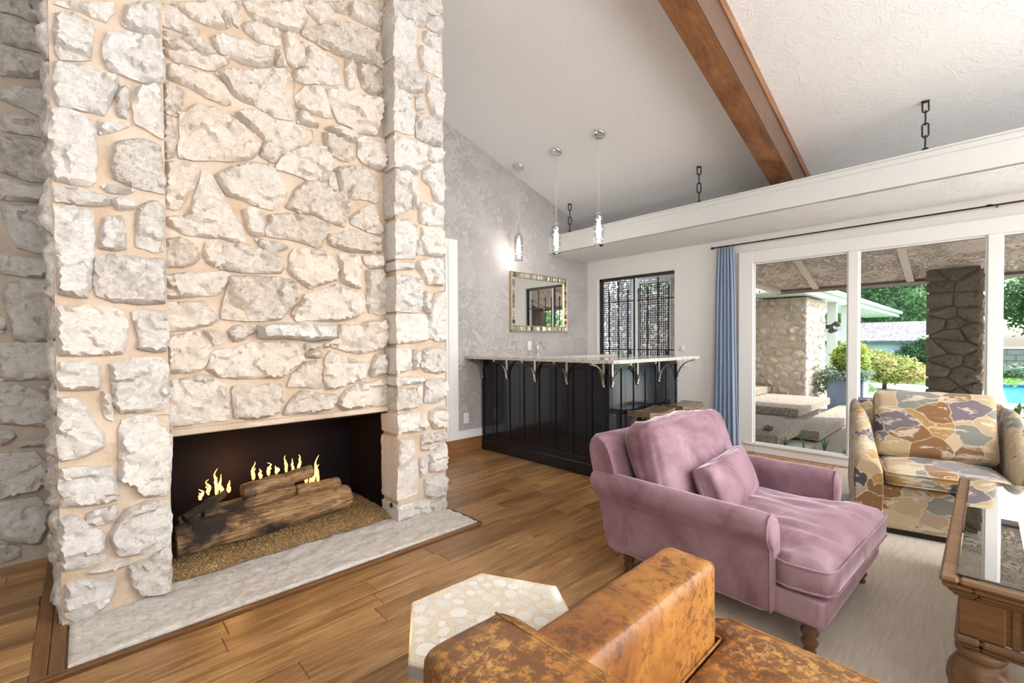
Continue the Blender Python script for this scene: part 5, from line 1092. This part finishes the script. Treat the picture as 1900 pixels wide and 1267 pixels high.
def wing():
    T = thing('limestone_garden_wall', 'pale limestone wall of the house wing beside the patio steps', 'wall', (0, 0, 0)); x0, y0 = 9.25, 2.19
    MB().box(x0+.03, 10.6, y0+.03, 4.2, .0, 2.02).box(8.7, 10.0, 3.35, 6.2, .2, 2.3).build('mortar', M_mortar, T)
    put_stones(rubble(y0, 3.36, .27, 2.02, .17, .13, 41, .036), .04, .02, .04, lambda u, v, h: (x0+.035-h, u, v), M_stone_ext, T, 2400)
    put_stones(rubble(x0, 10.6, .15, 2.02, .2, .14, 42, .026), .03, .02, .05, lambda u, v, h: (u, y0+.03-h, v), M_stone_ext, T, 2600)
    put_stones(rubble(3.32, 6.0, .42, 2.28, .26, .2, 43, .016), .03, .02, .07, lambda u, v, h: (8.7-h, u, v), M_stone_ext, T, 2800, merge=True).build('far_stones', M_stone_ext, T, 'stuff')
    M_pg = plain('pale_green_paint', (.50, .58, .53), .5)
    R = thing('house_wing_eaves', 'pale green eaves of the house wing running away from the patio', 'roof', (0, 0, 0))
    MB().box(8.32, 20.0, 2.06, 2.12, 2.03, 2.16, .004).build('fascia', M_pg, R); MB().box(8.32, 20, 2.12, 3.0, 2.05, 2.075).build('soffit_board', M_pg, R); MB().box(8.32, 20.1, 1.98, 2.06, 2.13, 2.19, .01).build('gutter', M_pg, R)
    mb = MB(); mb.add([(8.3, 1.98, 2.17), (20.1, 1.98, 2.17), (20.1, 4.2, 2.62), (8.3, 4.2, 2.62), (8.3, 1.98, 2.21), (20.1, 1.98, 2.21), (20.1, 4.2, 2.67), (8.3, 4.2, 2.67)], [(0, 1, 2, 3), (7, 6, 5, 4), (0, 4, 5, 1), (1, 5, 6, 2), (2, 6, 7, 3), (3, 7, 4, 0)]).build('roof_sheet', M_pg, R)
    for x in (11.3, 12.6): MB().box(x, x+.14, 2.16, 2.32, -.03, 2.05, .006).build('post', M_pg, R)
    L = thing('garden_spotlight', 'black twin spotlight on the sunny end of the limestone wall', 'spotlight', (10.55, 2.12, 1.52))
    MB().box(-.03, .03, -.02, .06, -.04, .04, .005).build('mount', M_iron, L)
    for s in (-1, 1): MB().lathe([(.03, -.07), (.045, -.05), (.065, .06), (.06, .07)], 0, 0, 14).xform(Matrix.Translation((s*.09, -.06, .05*s-.02)) @ Matrix.Rotation(math.radians(60), 4, 'X') @ Matrix.Rotation(s*.4, 4, 'Y')).build('lamp_head', M_iron, L)
wing()
def steps():
    def slab_(x0, x1, y0, y1, z, lab, t=.11): o = MB().box(x0, x1, y0, y1, z-t, z, .006).build('patio_step', M_aggr); tag(o, lab, 'step', 'exposed aggregate patio steps'); return o
    slab_(5.72, 7.18, 1.63, 2.48, .17, 'brown aggregate slab lowest and nearest the window'); slab_(7.19, 9.02, 1.80, 3.32, .30, 'large aggregate slab in front of the limestone wall'); slab_(5.72, 7.18, 2.49, 3.32, .30, 'aggregate slab left of the large one, nearer the curtain')
    slab_(6.62, 9.75, 1.43, 1.79, .12, 'long narrow aggregate slab running below the large one', .12); slab_(8.3, 9.24, 2.75, 3.34, .42, 'small top aggregate step against the limestone wall', .115); slab_(5.72, 9.9, .75, 1.42, .0, 'grey aggregate paving slab at ground level under the steps', .05)
    o = MB().box(5.8, 9.0, 1.95, 3.3, -.03, .185).build('step_footing', M_aggr); tag(o, 'aggregate footing under the stacked patio steps', 'footing')
steps()
def bed():
    m = plain('bed_soil', (.07, .05, .035), .95, 0, .3, .6, 60); o = MB().box(5.64, 5.715, .3, 3.2, -.03, .03, .004).build('soil_bed', m); struct(o)
    G = leafmat('blade_green', (.05, .12, .03), (.10, .22, .06), (.22, .36, .14), 9)
    def tuft(x, y, n, h, lab, seed, flower=False):
        T = thing('grass_tuft', lab, 'plant', (x, y, .02)); rng = random.Random(seed); mb = MB()
        for k in range(n):
            a = rng.random()*6.28; L = h*rng.uniform(.5, 1); sp = rng.uniform(.1, .55); w = .005; px = -math.sin(a)*w; py = math.cos(a)*w; vs = []
            for j in range(6): u = j/5; q = (1-u); r = sp*L*u**1.6; vs += [(r*math.cos(a)+px*q, r*math.sin(a)+py*q, L*u*(1-.25*sp*u)), (r*math.cos(a)-px*q, r*math.sin(a)-py*q, L*u*(1-.25*sp*u))]
            mb.add(vs, [(2*j, 2*j+1, 2*j+3, 2*j+2) for j in range(5)])
        mb.build('blades', G, T)
        if flower: leaves('seed_head', leafmat('dry_flower', (.05, .03, .02), (.12, .075, .05), (.2, .13, .09), 20), T, [(0, .0, h*.95, .05, .05, .03), (.03, .04, h*.85, .04, .04, .02)], 160, .014, seed)
    tuft(5.80, 1.76, 26, .22, 'small plant with a dried brown flower head by the window', 1, True); tuft(5.80, 1.58, 40, .17, 'low spreading grass clump outside the window, left', 2); tuft(5.80, 1.40, 12, .30, 'two tall thin grass blades outside the window', 3); tuft(5.82, 1.21, 46, .26, 'spiky green grass tuft outside the first window pane', 4); tuft(5.80, 1.03, 40, .10, 'low dark green ground cover next to the white mullion', 5)
    T = thing('garden_shrub', 'bright leafy shrub just outside at the far right of the windows', 'shrub', (6.1, -.34, 0)); leaves('foliage', L_mid, T, [(0, 0, .42, .25, .25, .26)], 260, .05, 8); MB().tube([(0, 0, -.02), (.01, 0, .4)], .012, 6).build('stem', M_bark2, T)
bed()
def planter():
    T = thing('blue_planter', 'blue grey square planter by the limestone wall', 'planter', (9.95, 1.72, 0)); w = .26; mb = MB(); M_b = plain('blue_grey_glaze', (.17, .24, .34), .5, 0, .2)
    mb.box(-w, w, -w, w, -.03, .60, .01).box(-w-.015, w+.015, -w-.015, w+.015, .57, .62, .008).build('pot', M_b, T); MB().box(-w+.03, w-.03, -w+.03, w-.03, .60, .625).build('soil', M_bark2, T)
    S_ = thing('boxwood_shrub', 'yellow green boxwood growing in the blue planter', 'shrub', (9.97, 1.70, .62)); leaves('foliage', L_lime, S_, [(0, 0, .30, .27, .27, .30)], 2600, .035, 11); MB().tube([(0, 0, -.02), (0, 0, .25)], .02, 6).build('stem', M_bark2, S_)
    I = thing('trailing_ivy', 'grey green ivy spilling over the rim of the blue planter', 'plant', (9.95, 1.72, .64)); leaves('foliage', L_ivy, I, [(-.25, -.1, .0, .12, .25, .12), (-.2, .25, -.02, .16, .16, .16), (0, -.25, .02, .3, .1, .1), (-.18, .36, -.18, .08, .10, .2)], 1400, .03, 12)
planter()
def shrub(name, lab, cat, mt, loc, blobs, n, size, seed, trunk=0, tr=.05):
    T = thing(name, lab, cat, loc); leaves('foliage', mt, T, blobs, n, size, seed)
    if trunk: MB().tube([(0, 0, -.03), (.03*trunk, 0, trunk*.5), (0, .02*trunk, trunk)], [tr, tr*.8, tr*.5], 8).build('trunk', M_bark2, T)
shrub('japanese_maple', 'low spreading maple with orange tips across the paving', 'shrub', L_maple, (15.2, 1.85, 0), [(0, .3, .62, .8, .62, .40), (-.1, -.15, .50, .7, .6, .34), (-.2, -.62, .42, .5, .34, .22), (0, .7, .9, .4, .4, .35)], 9000, .045, 21, .5)
shrub('round_shrub', 'small round green shrub at the edge of the grass', 'shrub', L_mid, (13.0, 2.05, 0), [(0, 0, .15, .35, .30, .16)], 1200, .03, 22, .1)
shrub('climbing_creeper', 'dark green creeper climbing the blue shed wall', 'creeper', L_deep, (21.75, 1.85, 0), [(0, .1, .5, .12, .55, .6), (0, -.3, .9, .12, .35, .45), (0, .3, .15, .3, .9, .3)], 3500, .06, 23, .5)
shrub('hedge_planting', 'pale green ground planting below the block fence', 'hedge', L_ivy, (21.3, -1.2, 0), [(0, 0, .22, .4, 1.2, .28), (0, -1.6, .22, .4, 1.0, .28)], 4000, .06, 24, .15)
shrub('hedge_planting', 'low green planting at the foot of the blue shed', 'hedge', L_mid, (21.1, 2.6, 0), [(0, .5, .15, .4, 2.0, .22)], 3000, .06, 25, .1)
def shed():
    T = thing('garden_shed', 'low pale blue garden shed with grey shingle roof', 'shed', (0, 0, 0)); M_bl = plain('blue_siding', (.46, .64, .86), .6)
    MB().box(22.05, 24.5, .3, 6.5, -.03, 1.22).build('wall', M_bl, T)
    for k in range(30): MB().box(22.035, 22.05, .32+k*.205, .325+k*.205+.012, 0, 1.2).build('batten', M_bl, T)
    MB().box(21.8, 21.9, .1, 6.7, 1.12, 1.24, .01).build('fascia', plain('blue_fascia', (.12, .20, .27), .5), T)
    m, t, b = mat('grey_shingle'); setc(t, b, ramp(t, noise_n(t, coords(t, (1, 4, 4)), 3, 5), [(.3, (.10, .10, .115)), (.7, (.27, .26, .28))]), .9)
    mb = MB(); mb.add([(21.75, .05, 1.24), (23.3, .05, 1.98), (23.3, 6.75, 1.98), (21.75, 6.75, 1.24), (21.75, .05, 1.2), (23.3, .05, 1.92), (23.3, 6.75, 1.92), (21.75, 6.75, 1.2)], [(0, 1, 2, 3), (7, 6, 5, 4), (0, 4, 5, 1), (1, 5, 6, 2), (2, 6, 7, 3), (3, 7, 4, 0)]).build('roof', m, T)
    F = thing('block_fence', 'grey concrete block fence with a white cap beyond the pool', 'fence', (22.4, 0, 0)); mb_ = plain('grey_block', (.25, .27, .26), .9, 0, .3, .3, 50); bm = MB().box(0, .38, 0, .186, 0, .0).mesh
    blk = MB().box(-.06, .0, 0, .386, 0, .184, .008).mesh('block', mb_); cnt = 0
    for r in range(5):
        for k in range(14):
            y = -3.6+k*.395+(.19 if r % 2 else 0)
            if y > .0: continue
            o = bpy.data.objects.new('block', blk); link(o, F); o.location = (0, y, -.03+r*.192); cnt += 1
    MB().box(.001, .10, -9, .1, -.03, .95).build('backing', mb_, F); MB().box(-.09, .14, -9, .2, .94, 1.0, .01).build('cap', M_trim, F)
shed()
def tree(x, y, h, r, mt, lab, seed, n=7000, size=.11):
    rng = random.Random(seed); T = thing('leafy_tree', lab, 'tree', (x, y, 0)); bl = []
    for k in range(9): a = rng.random()*6.28; q = rng.random()**.5*r*.7; zz = h*rng.uniform(.3, .9); s = r*rng.uniform(.32, .55); bl.append((q*math.cos(a), q*math.sin(a), zz, s, s, s*.8))
    leaves('crown', mt, T, bl, n, size, seed, .3, .45); MB().tube([(0, 0, -.03), (.1, .1, h*.4), (0, 0, h*.75)], [r*.09, r*.06, r*.02], 8).build('trunk', M_bark2, T)
    for k in range(4): b = bl[k]; MB().tube([(0.05, .05, h*.3), (b[0]*.6, b[1]*.6, b[2]*.85), (b[0], b[1], b[2])], [r*.04, r*.03, r*.01], 6).build('branch', M_bark2, T)
for a in ((26.5, 2.0, 6.5, 2.4, L_deep, 'deep green tree directly behind the blue shed', 51, 11000), (29, 5.6, 7.5, 3.0, L_mid, 'lighter green tree behind the left end of the shed', 52, 9000), (30, -1.6, 6.5, 2.8, L_deep, 'deep green tree beyond the block fence', 53, 10000), (27, -5, 6, 2.6, L_mid, 'tree beyond the fence at the far right', 54, 6000),
          (24.5, 9.5, 8, 3.4, L_deep, 'tall tree beyond the roof of the house wing', 55, 6000), (33, 1.5, 9, 4, L_mid, 'tall pale tree in the distance above the shed', 56, 9000), (15, -13, 7, 3, L_mid, 'green tree far off to the right of the pool', 57, 6000), (9.5, -8.5, 5, 2.2, L_mid, 'green tree beside the patio reflected in the mosaic mirror', 58, 7000, .09), (21.0, -12.5, 6.5, 3.2, L_mid, 'broad green tree past the far end of the pool', 60, 8000, .1), (12.5, 7.6, 5, 2.0, L_deep, 'dark tree behind the metal screen doors', 59, 4500, .09)): tree(*a)
J = thing('stone_jamb', 'narrow limestone jamb right of the metal screen doors', 'wall', (0, 0, 0)); MB().box(6.46, 6.9, 2.98, 3.27, -.03, 2.55).build('mortar', M_mortar, J)
put_stones(rubble(2.98, 3.27, 0, 2.5, .17, .17, 61, .014), .025, .02, .04, lambda u, v, h: (6.455-h, u, v), M_stone_ext, J, 3000)
MB().box(6.47, 6.9, 4.64, 5.3, -.03, 2.55).build('jamb_block', M_mortar, J); MB().box(6.46, 6.56, 3.27, 4.64, 2.37, 2.55).build('lintel', plain('screen_lintel', (.5, .48, .45), .7), J)
MB().box(6.5, 6.56, 3.27, 3.31, -.03, 2.37).box(6.5, 6.56, 3.90, 3.95, -.03, 2.37).box(6.50, 6.53, 3.31, 3.9, 2.23, 2.37).build('screen_post', M_screen, J)
